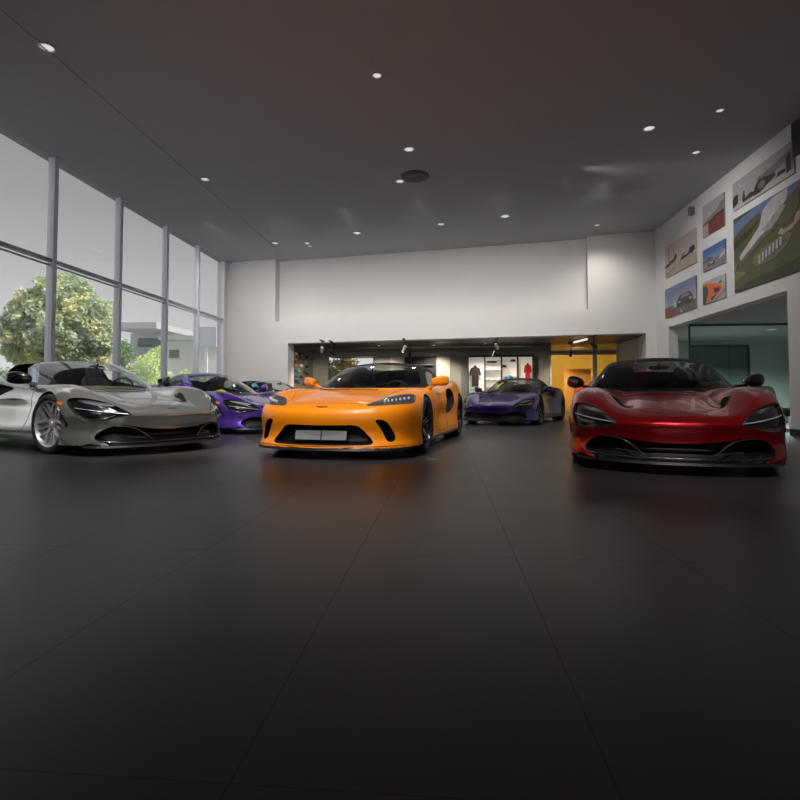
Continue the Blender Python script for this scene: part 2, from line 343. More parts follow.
def shirt(px, py, col, lab, sx_=.7):
    s, z = ons(px, py); P = [(-.10, .30), (-.05, .34), (.05, .34), (.10, .30), (.24, .25), (.32, .02), (.22, -.02), (.185, .08), (.18, -.42), (-.18, -.42), (-.185, .08), (-.22, -.02), (-.32, .02), (-.24, .25)]
    m = mat('cloth_'+lab.split()[0], col, .9); r = tag(empty('hanging_shirt', sp(s, -.2, z), math.atan2(dB[1], dB[0])), lab, 'shirt'); r.scale = (sx_, 1, 1)
    n = len(P); V = [(x, -.04*math.cos(x*5), zz) for x, zz in P]+[(x, .04*math.cos(x*5), zz) for x, zz in P]
    mesh('body', V, [tuple(range(n)), tuple(range(2*n-1, n-1, -1))]+[(k, k+n, (k+1) % n+n, (k+1) % n) for k in range(n)], m, r)
    MB().box(-.05, -.045, .26, .05, .02, .36).build('collar', m, r)
    for k in range(3): MB().rbox((0, -.05, .2-.07*k), (.007, .005, .007), 2, 4).build('button', mat('button_grey', (.5, .5, .5)), r)
    MB().tube([(0, 0, .34), (0, 0, .42), (.03, 0, .45), (.0, 0, .48)], .005, 5).build('hanger_hook', alu, r)
shirt(475, 375.5, (.035, .022, .022), 'black short-sleeved polo shirt hanging in the leftmost shelving bay')
shirt(527, 373, (.55, .015, .03), 'red short-sleeved shirt hanging in the rightmost shelving bay', .46)
def cap(px, py, col, lab, sc=1.):
    s, z = ons(px, py); r = tag(empty('baseball_cap', sp(s, -.17, z), math.atan2(dB[1], dB[0])), lab, 'cap'); m = mat('cap_'+lab.split()[0]+str(px), col, .8)
    prof = [(.10*sc*math.cos(a), .085*sc*math.sin(a)) for a in [PI/2*k/6 for k in range(7)]]
    MB().lathe_z(prof, 16).build('crown', m, r, True)
    MB().rbox((0, -.11*sc, .005), (.075*sc, .075*sc, .008), 3, 8).build('peak', m, r, True)
    MB().rbox((0, 0, .085*sc), (.008, .008, .006), 2, 4).build('button', m, r)
cap(503.5, 367.5, (.02, .02, .02), 'black baseball cap on the third shelving bay, lower left', 1.1)
cap(512.5, 362, (.02, .02, .02), 'black baseball cap on the third shelving bay, upper right', 1.1)
cap(508.5, 379, (.02, .20, .40), 'blue baseball cap on the middle shelf of the third bay', 1.6)
def bag(px, py, w_, h_, col, name, lab, cat):
    s, z = ons(px, py); o = MB().rbox((0, 0, 0), (w_, .08, h_), 3, 8).build(name, mat(name+'_'+str(px), col, .7), None, True)
    o.location = sp(s, -.18, z); o.rotation_euler = (0, 0, math.atan2(dB[1], dB[0])); tag(o, lab, cat)
bag(491.5, 362.3, .20, .045, (.08, .07, .06), 'sports_bag', 'dark bag on the top shelf of the second bay', 'bag')
bag(492, 372.8, .05, .02, (.35, .33, .30), 'key_fob', 'small grey accessory on the second shelf of the second bay', 'accessory')
bag(488, 379.6, .04, .03, (.4, .38, .36), 'drinking_cup', 'small grey cup, left on the third shelf of the second bay', 'cup')
bag(495, 379.6, .05, .03, (.4, .38, .36), 'drinking_cup', 'small grey cup, right on the third shelf of the second bay', 'cup')
bag(474, 389.5, .16, .04, (.15, .5, .45), 'folded_cloth', 'turquoise folded cloth on the shelf under the black polo shirt', 'cloth')
bag(489, 389, .10, .08, (.75, .72, .7), 'white_box', 'white box on the bottom shelf of the second bay', 'box')

# glass front and yellow room on the right of the shop
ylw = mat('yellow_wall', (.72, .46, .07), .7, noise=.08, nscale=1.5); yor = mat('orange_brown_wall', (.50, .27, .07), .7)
post = mat('partition_post', (.55, .52, .48), .4)
rr = tag(empty('glass_screen'), 'clear glass screen with pale posts in front of the yellow room', 'glass screen')
e0, e1 = ons(549.5, 380)[0], ons(595, 380)[0]; e2 = min(e1+1.25, (6.08-cBL[0])/dB[0])
for s_, w_ in ((e0+.03, .03), (e1, .07)):
    m2 = MB(); sblk(m2, s_-w_, s_+w_, 0, HS, -.05, .05); m2.build('post', post, rr)
m2 = MB(); sblk(m2, e0+.06, e1-.07, .02, HS, -.005, .005); m2.build('pane', glass('warm_glass', (.92, .92, .90), .8), rr)
m2 = MB(); sblk(m2, e1+.07, e2, .02, HS, -.005, .005); m2.build('pane', glass('warm_glass', (.9, .9, .9), .8), rr)
ZB = 25.0
a0 = at(540, 380, ZB); a1 = at(640, 380, ZB)
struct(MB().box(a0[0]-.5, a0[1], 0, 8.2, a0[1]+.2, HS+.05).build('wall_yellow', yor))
# the yellow portal wall with its cut-out
q0 = at(552, 380, 22.0); q1 = at(565, 380, 22.6)
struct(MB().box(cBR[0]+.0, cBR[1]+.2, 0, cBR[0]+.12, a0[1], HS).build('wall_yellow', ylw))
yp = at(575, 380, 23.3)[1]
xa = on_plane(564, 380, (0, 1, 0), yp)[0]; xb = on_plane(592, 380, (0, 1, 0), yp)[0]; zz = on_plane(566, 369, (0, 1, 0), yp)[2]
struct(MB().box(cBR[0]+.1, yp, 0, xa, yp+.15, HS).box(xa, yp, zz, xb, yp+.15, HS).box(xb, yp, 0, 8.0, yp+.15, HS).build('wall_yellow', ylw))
struct(MB().box(8.0, 19.3, 0, 8.2, 25.4, HS).build('wall_shop', shop))
q = at(585, 378, 22.3)
g = tag(empty('orange_armchair', (q[0], q[1], 0), .3), 'orange armchair in the yellow room seen past the red car mirror', 'chair')
om = mat('orange_cloth', (.6, .12, .03), .8)
MB().rbox((0, 0, .38), (.34, .34, .1), 4, 8).build('seat', om, g, True); MB().rbox((0, .3, .8), (.34, .08, .42), 4, 8).build('backrest', om, g, True)
for a in (-.3, .3):
    MB().rbox((a, 0, .52), (.06, .32, .10), 4, 8).build('armrest', om, g, True)
    for c in (-.26, .3): MB().tube([(a*.9, c, 0), (a*.85, c*.9, .31)], .018).build('leg', blackm, g)
lw_m = mat('downlight_glow', (1, .9, .7), emit=(1, .88, .62), es=9)
def downlight(name, x, y, z, m, r, lab, group, e=0, col=(1, .9, .75), spot=1.9, blend=.6):
    g = tag(empty(name, (x, y, z)), lab, 'ceiling light', group)
    MB().lathe_z([(r, 0), (r*1.25, -.004), (r*1.3, -.012), (r*1.1, -.016), (r, -.012)], 20).build('trim_ring', alu, g)
    MB().lathe_z([(0.0001, -.006), (r, -.006)], 20).build('lens', m, g)
    if e:
        l = lamp('lamp', 'SPOT', (0, 0, -.03), e, col, spot_size=spot, spot_blend=blend, shadow_soft_size=r); l.parent = g
    return g
q = on_plane(556, 356, (0, 0, 1), HS); downlight('ceiling_light', q[0], q[1], HS+.02, lw_m, .22, 'round warm ceiling light in the yellow room, left one', 'ceiling lights in the yellow room', 520, (1, .75, .38), 2.6)
l = lamp('yellow_room_fill', 'SPOT', (5.0, 20.1, HS-.15), 420, (1, .8, .45), spot_size=2.4, spot_blend=.8, shadow_soft_size=.1)  # added spot with no fixture, brightens the yellow walls
l.rotation_euler = Vector((.1, 3.0, -1.6)).to_track_quat('-Z', 'Y').to_euler()
downlight('ceiling_light', q[0]+1.6, q[1]+1.6, HS+.02, lw_m, .12, 'round warm ceiling light in the yellow room, right one', 'ceiling lights in the yellow room', 0, (1, .75, .38), 2.6)

# track spotlights under the plank ceiling
def track_light(px, py, Z, tilt, az, on, lab, e=0):
    q = at(px, py, Z); g = tag(empty('track_spotlight', (q[0], q[1], HS+.02)), lab, 'spotlight', 'track spotlights in the shop')
    zl_ = q[2]-HS-.02
    MB().box(-.03, -.25, -.035, .03, .25, 0).build('rail', blackm, g)
    MB().tube([(0, 0, -.03), (0, 0, zl_+.05)], .012, 6).build('stem', blackm, g)
    d = Vector((math.cos(az)*math.cos(tilt), math.sin(az)*math.cos(tilt), -math.sin(tilt)))
    c = Vector((0, 0, zl_))
    MB().tube([c-d*.12, c+d*.10], .045, 12).build('lamp_head', mat('lamp_head_silver', (.75, .72, .68), .3, metal=.3) if on else blackm, g)
    MB().tube([c+d*.101, c+d*.106], .038, 12).build('lens', lw_m if on else mat('lens_dim', (.4, .38, .34), .3), g)
    if e:
        l = lamp('lamp', 'SPOT', c+d*.15, e, (1, .86, .66), spot_size=1.5, spot_blend=.7, shadow_soft_size=.04); l.parent = g
        l.rotation_euler = d.to_track_quat('-Z', 'Y').to_euler()
track_light(322, 350, 17.4, .7, 1.9, True, 'silver track spotlight left of the other two above the orange car roof', 160)
track_light(331, 352, 17.6, .6, 1.2, False, 'black track spotlight tilted away, middle of three left of the orange car roof')
track_light(334, 354.5, 18.2, .9, -1.0, False, 'black track spotlight hanging lowest in front of the shop window')
track_light(404, 349, 17.0, 1.0, 2.6, True, 'silver track spotlight above the roof of the orange car', 160)
track_light(410, 356, 18.6, 1.0, 1.6, False, 'black track spotlight in front of the dark display board')
track_light(497, 346.5, 16.6, .7, 1.0, True, 'silver track spotlight left above the dark purple car', 260)
track_light(494, 354, 18.5, 1.0, 2.2, False, 'black track spotlight hanging before the display shelving')
track_light(571, 354, 18.0, .8, 1.6, False, 'black track spotlight hanging before the yellow room', 60)
track_light(594, 345.5, 15.9, .6, .2, False, 'black track spotlight next to the white tube light')
qa = at(574, 348.5, 17.3); qb = at(587, 343.8, 16.3)
g = tag(empty('tube_light', (qa[0], qa[1], HS+.02)), 'white linear tube light under the shop ceiling at the right', 'ceiling light')
MB().tube([(0, 0, -.08), (qb[0]-qa[0], qb[1]-qa[1], -.08)], .03, 10).build('tube', mat('tube_glow', (1, 1, 1), emit=(1, .93, .82), es=.95), g)
MB().tube([(0, 0, 0), (0, 0, -.06)], .01, 6).build('bracket', blackm, g)
MB().tube([(qb[0]-qa[0], qb[1]-qa[1], 0), (qb[0]-qa[0], qb[1]-qa[1], -.06)], .01, 6).build('bracket', blackm, g)
for k, (x, y) in enumerate(((-2.4, 19.0), (-.4, 19.0), (1.4, 18.6))):
    downlight('shop_downlight', x, y, HS+.02, lw_m, .05, 'small round shop ceiling downlight', 'downlights in the shop ceiling', 230, (1, .9, .78), 2.4)

# hall downlights
hl_m = mat('hall_downlight_glow', (1, 1, 1), emit=(1, .96, .92), es=.62)
fx = [(47, 47, 1.0), (377, 75, .6), (205, 179, .9), (409, 149, 1), (400, 181, .9), (649, 128, 1), (441, 224, .9), (275, 243, 1), (307, 243, .7), (310, 246, .5), (597, 225, .6), (696, 152, .6), (505, 216, 1.2), (357, 233, 1.2), (720, 110, .5)]
names = ['at the near left corner of the ceiling', 'single faint one near the top centre', 'beside the ceiling track on the left', 'upper one of the centre pair', 'lower one of the centre pair', 'bright one towards the right wall', 'centre one near the back wall', 'left one near the back recess', 'beside the recess corner, upper', 'beside the recess corner, lower', 'faint one near the right part of the back wall', 'faint one close to the picture wall', 'wide one right of centre near the back', 'wide one left of centre near the back', 'faint one close to the top of the picture wall']
for (px, py, s_), nn in zip(fx, names):
    q = on_plane(px, py, (0, 0, 1), HC)
    downlight('ceiling_downlight', q[0], q[1], HC, hl_m, .065*s_+.02, 'round recessed hall downlight, '+nn, 'recessed hall downlights', 120 if q[1] > 12.5 and px not in (307, 310) else 0, (1, .93, .86), 2.4, .8)
for k, x in enumerate((-6.6, -4.6, -2.6, -.6, 1.4, 3.6)):      # added spots without fixtures, to brighten the back wall
    yb = BL[1]+(x-BL[0])*eB[1]/eB[0]-4.2
    l = lamp('back_wall_fill', 'SPOT', (x, yb, HC-.05), 310, (1, .96, .94), spot_size=1.75, spot_blend=1, shadow_soft_size=.12)
    l.rotation_euler = Vector((0, 4.2, -3.4)).to_track_quat('-Z', 'Y').to_euler()
for x, y, tx, ty, e_ in ((-1.5, .6, -1.9, 7.0, 1300), (1.2, .8, 2.4, 5.6, 950), (-4.6, 1.5, -4.2, 7.6, 900), (-2.4, 4.8, -3.4, 11, 700), (1.6, 6.5, 1.3, 13, 500), (2.6, 5.5, -.6, 8.2, 1000), (-1.3, 4.2, -1.3, 6.6, 800), (-3.6, 4.4, -3.7, 7.0, 1200)):
    l = lamp('car_fill_spot', 'SPOT', (x, y, HC-.06), e_, (1, .96, .92), spot_size=math.radians(42), spot_blend=.8, shadow_soft_size=.15)  # added fill spots aimed at the cars
    l.rotation_euler = Vector((tx-x, ty-y, .6-HC)).to_track_quat('-Z', 'Y').to_euler()
l = lamp('picture_wall_fill', 'SPOT', (2.9, 11.2, HC-.05), 330, (1, .97, .95), spot_size=1.7, spot_blend=1, shadow_soft_size=.1)  # added fill, lifts the right wall around the prints, has no fixture
l.rotation_euler = Vector((3.2, .6, -2.4)).to_track_quat('-Z', 'Y').to_euler()
q = on_plane(415, 176, (0, 0, 1), HC)
tag(MB().lathe_z([(.001, -.05), (.22, -.05), (.30, -.03), (.31, 0)], 24).build('ceiling_diffuser', mat('diffuser_grey', (.10, .095, .095), .6)), 'dark round air diffuser next to the centre pair of downlights', 'air vent').location = (q[0], q[1], HC)
o = bpy.data.objects['ceiling_diffuser']
q = on_plane(660, 323, (nB[0], nB[1], 0), nB@BL)
MBx = tag(MB().box(-.05, -.09, -.07, .05, 0, .07).build('wall_sensor', mat('sensor_cream', (.7, .67, .6))), 'small cream box sensor high in the right back corner', 'sensor'); MBx.location = (q[0]-.02, q[1]-.005, q[2])
q = on_plane(694, 211, (1, 0, 0), XR)
MBx = tag(MB().box(-.12, -.05, -.1, 0, .05, .1).build('wall_sensor', mat('sensor_grey', (.2, .2, .2))), 'small grey box sensor on the picture wall under the ceiling', 'sensor'); MBx.location = (XR-.001, q[1], q[2])
# office lamps
for k, (x, y) in enumerate(((9.9, 10.2), (9.3, 15.8))):
    downlight('office_downlight', x, y, HO+.02, hl_m, .10, 'flat office ceiling light, %s' % ('nearer one' if k == 0 else 'farther one behind the glass'), 'office ceiling lights', 1100, (.92, 1, .98), 2.7)
# ------------------------------------------------------------------ car shape (numpy)
def curve(pts, s=.05):
    px = [p[0] for p in pts]; py = [p[1] for p in pts]
    xs = np.arange(px[0]-1., px[-1]+1., .01)
    m0 = (py[1]-py[0])/(px[1]-px[0]); m1 = (py[-1]-py[-2])/(px[-1]-px[-2])
    ys = np.interp(xs, px, py)
    ys = np.where(xs < px[0], py[0]+m0*(xs-px[0]), ys)
    ys = np.where(xs > px[-1], py[-1]+m1*(xs-px[-1]), ys)
    n = max(1, int(3*s/.01)); k = np.exp(-.5*(np.arange(-n, n+1)*.01/s)**2); k /= k.sum()
    yp = np.concatenate([ys[0]+(np.arange(-n, 0))*(ys[1]-ys[0]), ys, ys[-1]+(np.arange(1, n+1))*(ys[-1]-ys[-2])])
    ys = np.convolve(yp, k, 'valid')
    return lambda x: np.interp(x, xs, ys)

def smax(a, b, r):
    h = np.clip(.5+.5*(a-b)/r, 0, 1)
    return a*h+b*(1-h)+r*h*(1-h)
def smin(a, b, r): return -smax(-a, -b, r)
def sst(t):
    t = np.clip(t, 0, 1); return t*t*(3-2*t)
def bump(t): return np.exp(-t*t)

class Shape:
    def __init__(s, **k):
        s.__dict__.update(k)
        for n in ('zc', 'zf', 'plan', 'zr'): setattr(s, n, curve(getattr(s, n), getattr(s, 's_'+n, .07)))
        for n in ('ny', 'nz', 'sec', 'rz'): setattr(s, n, curve(getattr(s, n), .025))
    def ztop(s, x, ay):
        w = sst((ay-s.yw[0])/(s.yw[1]-s.yw[0]))
        z = s.zc(x)+(s.zf(x)-s.zc(x))*w - s.crown*ay*ay*(1-w)
        z = z-2.2*np.maximum(0, ay-s.yd)**2
        z = z-s.chan*bump((ay-s.yw[0]-.06)/.08)*sst((x-.35)/.3)*sst((1.6-x)/.4)
        return z
    def gh(s, x, ay, z):
        u = x-s.kw*ay*ay*sst((3.0-x)/1.0)
        top = (z-s.zr(u)+s.cr*ay*ay)*.85
        side = (ay-(s.gw-s.gs*(z-.78)-s.gt*np.maximum(0, x-2.6)**2))*.9
        return np.maximum(smax(top, side, .07), .62-z)
    def body(s, x, ay, z):
        f = (z-s.ztop(x, ay))
        side = ay-(s.plan(x)+s.sec(z)-s.carve*bump((x-s.cx)/.75)*bump((z-s.cz)/.13))
        f = smax(f, side, .07)
        front = (s.ny(ay)+s.nz(z)-x)*.8
        f = smax(f, front, .045)
        rear = (x-(s.L-.22*ay**2-.25*ay**6-s.rz(z)))
        f = smax(f, rear, .05)
        return np.maximum(f, s.zb-z)
    def F(s, P):
        x, ay, z = P[..., 0], np.abs(P[..., 1]), P[..., 2]
        return smin(s.body(x, ay, z), s.gh(x, ay, z), .035)
    def side_y(s, z, x): return s.gw-s.gs*(z-.78)-s.gt*np.maximum(0, x-2.6)**2
    def u(s, V): return V[:, 0]-s.kw*V[:, 1]**2*sst((3.0-V[:, 0])/1.0)
    def hit(s, A, B, n=160):
        """first point on segment A->B that is inside"""
        A = np.asarray(A, float); B = np.asarray(B, float)
        t0 = np.zeros(len(A)); t1 = np.ones(len(A)); done = np.zeros(len(A), bool)
        for i in range(1, n+1):
            t = i/n
            ins = (s.F(A+(B-A)*t) < 0) & ~done
            t0[ins] = (i-1)/n; t1[ins] = t; done |= ins
        for _ in range(18):
            m = (t0+t1)/2
            ins = s.F(A+(B-A)*m[:, None]) < 0
            t1 = np.where(ins, m, t1); t0 = np.where(ins, t0, m)
        return A+(B-A)*t1[:, None], done

KIND = {}
KIND['A'] = dict(L=4.54, zb=.115, yw=(.34, .70), yd=.76, crown=.10, chan=.02, carve=.05, cx=2.15, cz=.50,
    zc=[(-.05, .44), (0, .475), (.1, .515), (.3, .565), (.6, .62), (1., .685), (1.35, .74), (2., .80), (3., .85), (3.6, .88), (4.2, .885), (4.54, .85)],
    zf=[(0, .46), (.2, .56), (.45, .66), (.7, .735), (1.0, .785), (1.3, .785), (1.7, .765), (2.3, .79), (2.9, .87), (3.4, .93), (3.8, .94), (4.3, .90), (4.54, .84)],
    plan=[(0, .93), (.3, .945), (.6, .955), (1.05, .965), (1.5, .945), (2.1, .925), (2.8, .955), (3.5, .98), (3.9, .975), (4.54, .90)],
    sec=[(.08, -.03), (.2, -.005), (.45, .0), (.6, -.01), (.75, -.045), (.95, -.12)],
    ny=[(0, 0), (.2, .012), (.4, .05), (.55, .10), (.7, .19), (.8, .29), (.88, .42), (.94, .6), (1.05, 1.1)],
    nz=[(.1, -.02), (.16, -.01), (.26, .05), (.36, .035), (.43, .0), (.47, .01), (.55, .10), (.65, .24), (.8, .5)],
    rz=[(.1, .25), (.3, .12), (.6, .03), (.8, 0), (.9, .0)],
    zr=[(1.0, .60), (1.25, .735), (1.5, .875), (1.8, 1.01), (2.1, 1.115), (2.35, 1.175), (2.55, 1.196), (2.8, 1.18), (3.1, 1.12), (3.5, 1.00), (3.9, .87), (4.3, .75)],
    kw=.62, cr=.16, gw=.80, gs=.62, gt=.10,
    wheels=((1.05, .335, .245), (3.72, .345, .30)), arch=(.368, .385), track=(.945, .96))
KIND['B'] = dict(L=4.68, zb=.125, yw=(.40, .76), yd=.80, crown=.07, chan=.0, carve=.05, cx=2.5, cz=.42,
    zc=[(-.05, .50), (0, .535), (.1, .58), (.3, .635), (.6, .685), (1., .735), (1.35, .785), (2., .84), (3., .90), (3.6, .93), (4.2, .94), (4.68, .90)],
    zf=[(0, .53), (.2, .62), (.45, .69), (.7, .745), (1.05, .79), (1.4, .79), (1.8, .785), (2.3, .81), (2.9, .89), (3.4, .94), (3.8, .955), (4.3, .93), (4.68, .88)],
    plan=[(0, .96), (.3, .985), (.6, 1.0), (1.05, 1.005), (1.5, .985), (2.1, .965), (2.8, .99), (3.5, 1.02), (3.9, 1.02), (4.68, .93)],
    sec=[(.08, -.02), (.2, .0), (.45, .0), (.6, -.01), (.75, -.04), (.95, -.11)],
    ny=[(0, 0), (.2, .01), (.4, .04), (.6, .10), (.75, .18), (.85, .28), (.92, .40), (.98, .58), (1.08, 1.0)],
    nz=[(.1, -.03), (.15, -.02), (.2, .03), (.3, .04), (.38, .02), (.45, .01), (.52, .02), (.58, .07), (.68, .22), (.8, .45)],
    rz=[(.1, .25), (.3, .12), (.6, .03), (.8, 0), (.9, .0)],
    zr=[(1.0, .63), (1.25, .765), (1.5, .90), (1.8, 1.035), (2.1, 1.135), (2.35, 1.19), (2.6, 1.213), (2.9, 1.20), (3.3, 1.14), (3.8, 1.04), (4.2, .93), (4.6, .8)],
    kw=.50, cr=.16, gw=.83, gs=.60, gt=.05,
    wheels=((1.06, .34, .245), (3.74, .35, .30)), arch=(.375, .392), track=(.985, 1.0))
KIND['C'] = dict(KIND['A'], chan=.02, carve=.04,
    nz=[(.1, -.02), (.16, -.01), (.26, .04), (.36, .03), (.43, .01), (.5, .03), (.58, .12), (.65, .24), (.8, .5)])
# ------------------------------------------------------------------ car geometry: grid, exact cuts, parts
def grid_half(S, dx):
    """quads on the outer box (y >= 0) shot inwards on to the body"""
    x0, x1, y1, z0, z1 = -.15, S.L+.15, 1.15, .0, 1.35
    ix0, ix1, iy1, iz0, iz1 = .95, S.L-.9, .30, .36, .52
    Y = np.linspace(0, y1, int(y1/dx)+1); Z = np.linspace(z0, z1, int((z1-z0)/dx)+1); X = np.linspace(x0, x1, int((x1-x0)/(dx*1.25))+1)
    key = {}; P = []; Fq = []
    def vid(p):
        k = (round(p[0]*1e4), round(p[1]*1e4), round(p[2]*1e4))
        if k not in key: key[k] = len(P); P.append(p)
        return key[k]
    def patch(fn, A, B, flip):
        G = [[vid(fn(a, b)) for b in B] for a in A]
        for i in range(len(A)-1):
            for j in range(len(B)-1):
                q = (G[i][j], G[i+1][j], G[i+1][j+1], G[i][j+1]); Fq.append(q[::-1] if flip else q)
    patch(lambda a, b: (x0, a, b), Y, Z, True)
    patch(lambda a, b: (x1, a, b), Y, Z, False)
    patch(lambda a, b: (a, b, z1), X, Y, False)
    patch(lambda a, b: (a, y1, b), X, Z, True)
    O = np.array(P)
    fx = (O[:, 0]-x0)/(x1-x0); I = np.stack([ix0+fx*(ix1-ix0), O[:, 1]*iy1/y1, iz0+(O[:, 2]-z0)/(z1-z0)*(iz1-iz0)], 1)
    V, ok = S.hit(O, I, 130)
    return V, Fq, ok

class Cut:
    def __init__(s, V, F): s.V = [tuple(v) for v in V]; s.F = [tuple(f) for f in F]; s.lab = ['paint']*len(F)
    def arr(s): return np.array(s.V)
    def cut(s, field, label, src=('paint',)):
        V = s.arr(); d = field(V); d = np.where(np.abs(d) < 1e-5, 1e-5, d); d = list(d); ek = {}; nF = []; nL = []
        def mid(a, b):
            k = (a, b) if a < b else (b, a)
            if k not in ek:
                t = d[k[0]]/(d[k[0]]-d[k[1]]); p = tuple(s.V[k[0]][i]+(s.V[k[1]][i]-s.V[k[0]][i])*t for i in range(3))
                ek[k] = len(s.V); s.V.append(p); d.append(0.)
            return ek[k]
        for f, l in zip(s.F, s.lab):
            if l not in src: nF.append(f); nL.append(l); continue
            sg = [d[i] > 0 for i in f]
            if all(sg): nF.append(f); nL.append(label)
            elif not any(sg): nF.append(f); nL.append(l)
            else:
                a, b = [], []
                for i in range(len(f)):
                    p, q = f[i], f[(i+1) % len(f)]
                    (a if d[p] > 0 else b).append(p)
                    if (d[p] > 0) != (d[q] > 0): m = mid(p, q); a.append(m); b.append(m)
                if len(a) > 2: nF.append(tuple(a)); nL.append(label)
                if len(b) > 2: nF.append(tuple(b)); nL.append(l)
        s.F, s.lab = nF, nL
    def part(s, label, field=None, depth=0., direction=(1, 0, 0), ramp=.02, halves=(1, -1)):
        idx = [f for f, l in zip(s.F, s.lab) if l == label]
        if not idx: return None
        used = sorted({i for f in idx for i in f}); mp = {i: k for k, i in enumerate(used)}
        V = s.arr()[used]
        if depth:
            d = np.maximum(field(V), 0); k = depth*sst(d/ramp); D = np.array(direction, float); D /= np.linalg.norm(D)
            V = V+k[:, None]*D
        F = [tuple(mp[i] for i in f) for f in idx]
        if len(halves) == 1:
            if halves[0] == -1: V = V*np.array([1, -1, 1]); F = [f[::-1] for f in F]
            return V, F
        n = len(V); c = np.abs(V[:, 1]) < 1e-6; m2 = np.where(c, np.arange(n), n+np.cumsum(~c)-1)
        W = np.concatenate([V, (V*np.array([1, -1, 1]))[~c]]); F2 = [tuple(int(m2[i]) for i in f[::-1]) for f in F]
        return W, F+F2

def poly_sd(poly):
    """signed distance, positive inside"""
    Pg = np.array(poly, float)
    def f(a, b):
        p = np.stack([a, b], 1); d = np.full(len(p), 1e9); ins = np.zeros(len(p), bool)
        for i in range(len(Pg)):
            q0, q1 = Pg[i], Pg[(i+1) % len(Pg)]; e = q1-q0; w_ = p-q0; t = np.clip((w_@e)/(e@e+1e-12), 0, 1)
            d = np.minimum(d, np.hypot(*(w_-t[:, None]*e).T))
            c = ((q0[1] > p[:, 1]) != (q1[1] > p[:, 1])) & (p[:, 0] < (q1[0]-q0[0])*(p[:, 1]-q0[1])/(q1[1]-q0[1]+1e-15)+q0[0])
            ins ^= c
        return np.where(ins, d, -d)
    return f
def smooth_poly(P, it=2, closed=True):
    P = [tuple(p) for p in P]
    for _ in range(it):
        Q = []; n = len(P)
        for i in range(n if closed else n-1):
            a, b = P[i], P[(i+1) % n]
            Q += [(a[0]*.75+b[0]*.25, a[1]*.75+b[1]*.25), (a[0]*.25+b[0]*.75, a[1]*.25+b[1]*.75)]
        if not closed: Q = [P[0]]+Q+[P[-1]]
        P = Q
    return P
HLA = smooth_poly([(.475, .443), (.52, .485), (.60, .548), (.69, .596), (.78, .626), (.87, .632), (.905, .60), (.91, .53), (.895, .45), (.86, .40), (.79, .372), (.68, .388), (.56, .42), (.50, .432)], 1)
LOA = smooth_poly([(-.3, .275), (.1, .277), (.30, .288), (.42, .31), (.50, .328), (.60, .330), (.69, .30), (.755, .25), (.785, .20), (.765, .165), (.70, .140), (.66, .09), (.46, .08), (.25, .08), (-.3, .08)], 1)
HLB = smooth_poly([(.475, .588), (.51, .612), (.60, .662), (.70, .695), (.82, .716), (.90, .716), (.93, .69), (.937, .62), (.92, .603), (.85, .598), (.61, .583), (.51, .580)], 1)
GRB = smooth_poly([(-.3, .372), (.20, .373), (.36, .378), (.42, .368), (.46, .34), (.56, .235), (.59, .19), (.57, .165), (.45, .158), (-.3, .153)], 1)
SLB = smooth_poly([(.60, .425), (.635, .438), (.70, .428), (.745, .38), (.79, .27), (.80, .215), (.765, .188), (.715, .205), (.69, .26), (.645, .36)], 2)
SIB = smooth_poly([(2.62, .44), (2.56, .60), (2.60, .74), (2.72, .80), (3.02, .82), (3.16, .74), (3.14, .60), (3.02, .50), (2.80, .42)], 2)
SIA = smooth_poly([(2.10, .74), (2.6, .80), (2.95, .83), (3.0, .76), (2.9, .62), (2.7, .60), (2.4, .68)], 2)
BUILT = {}
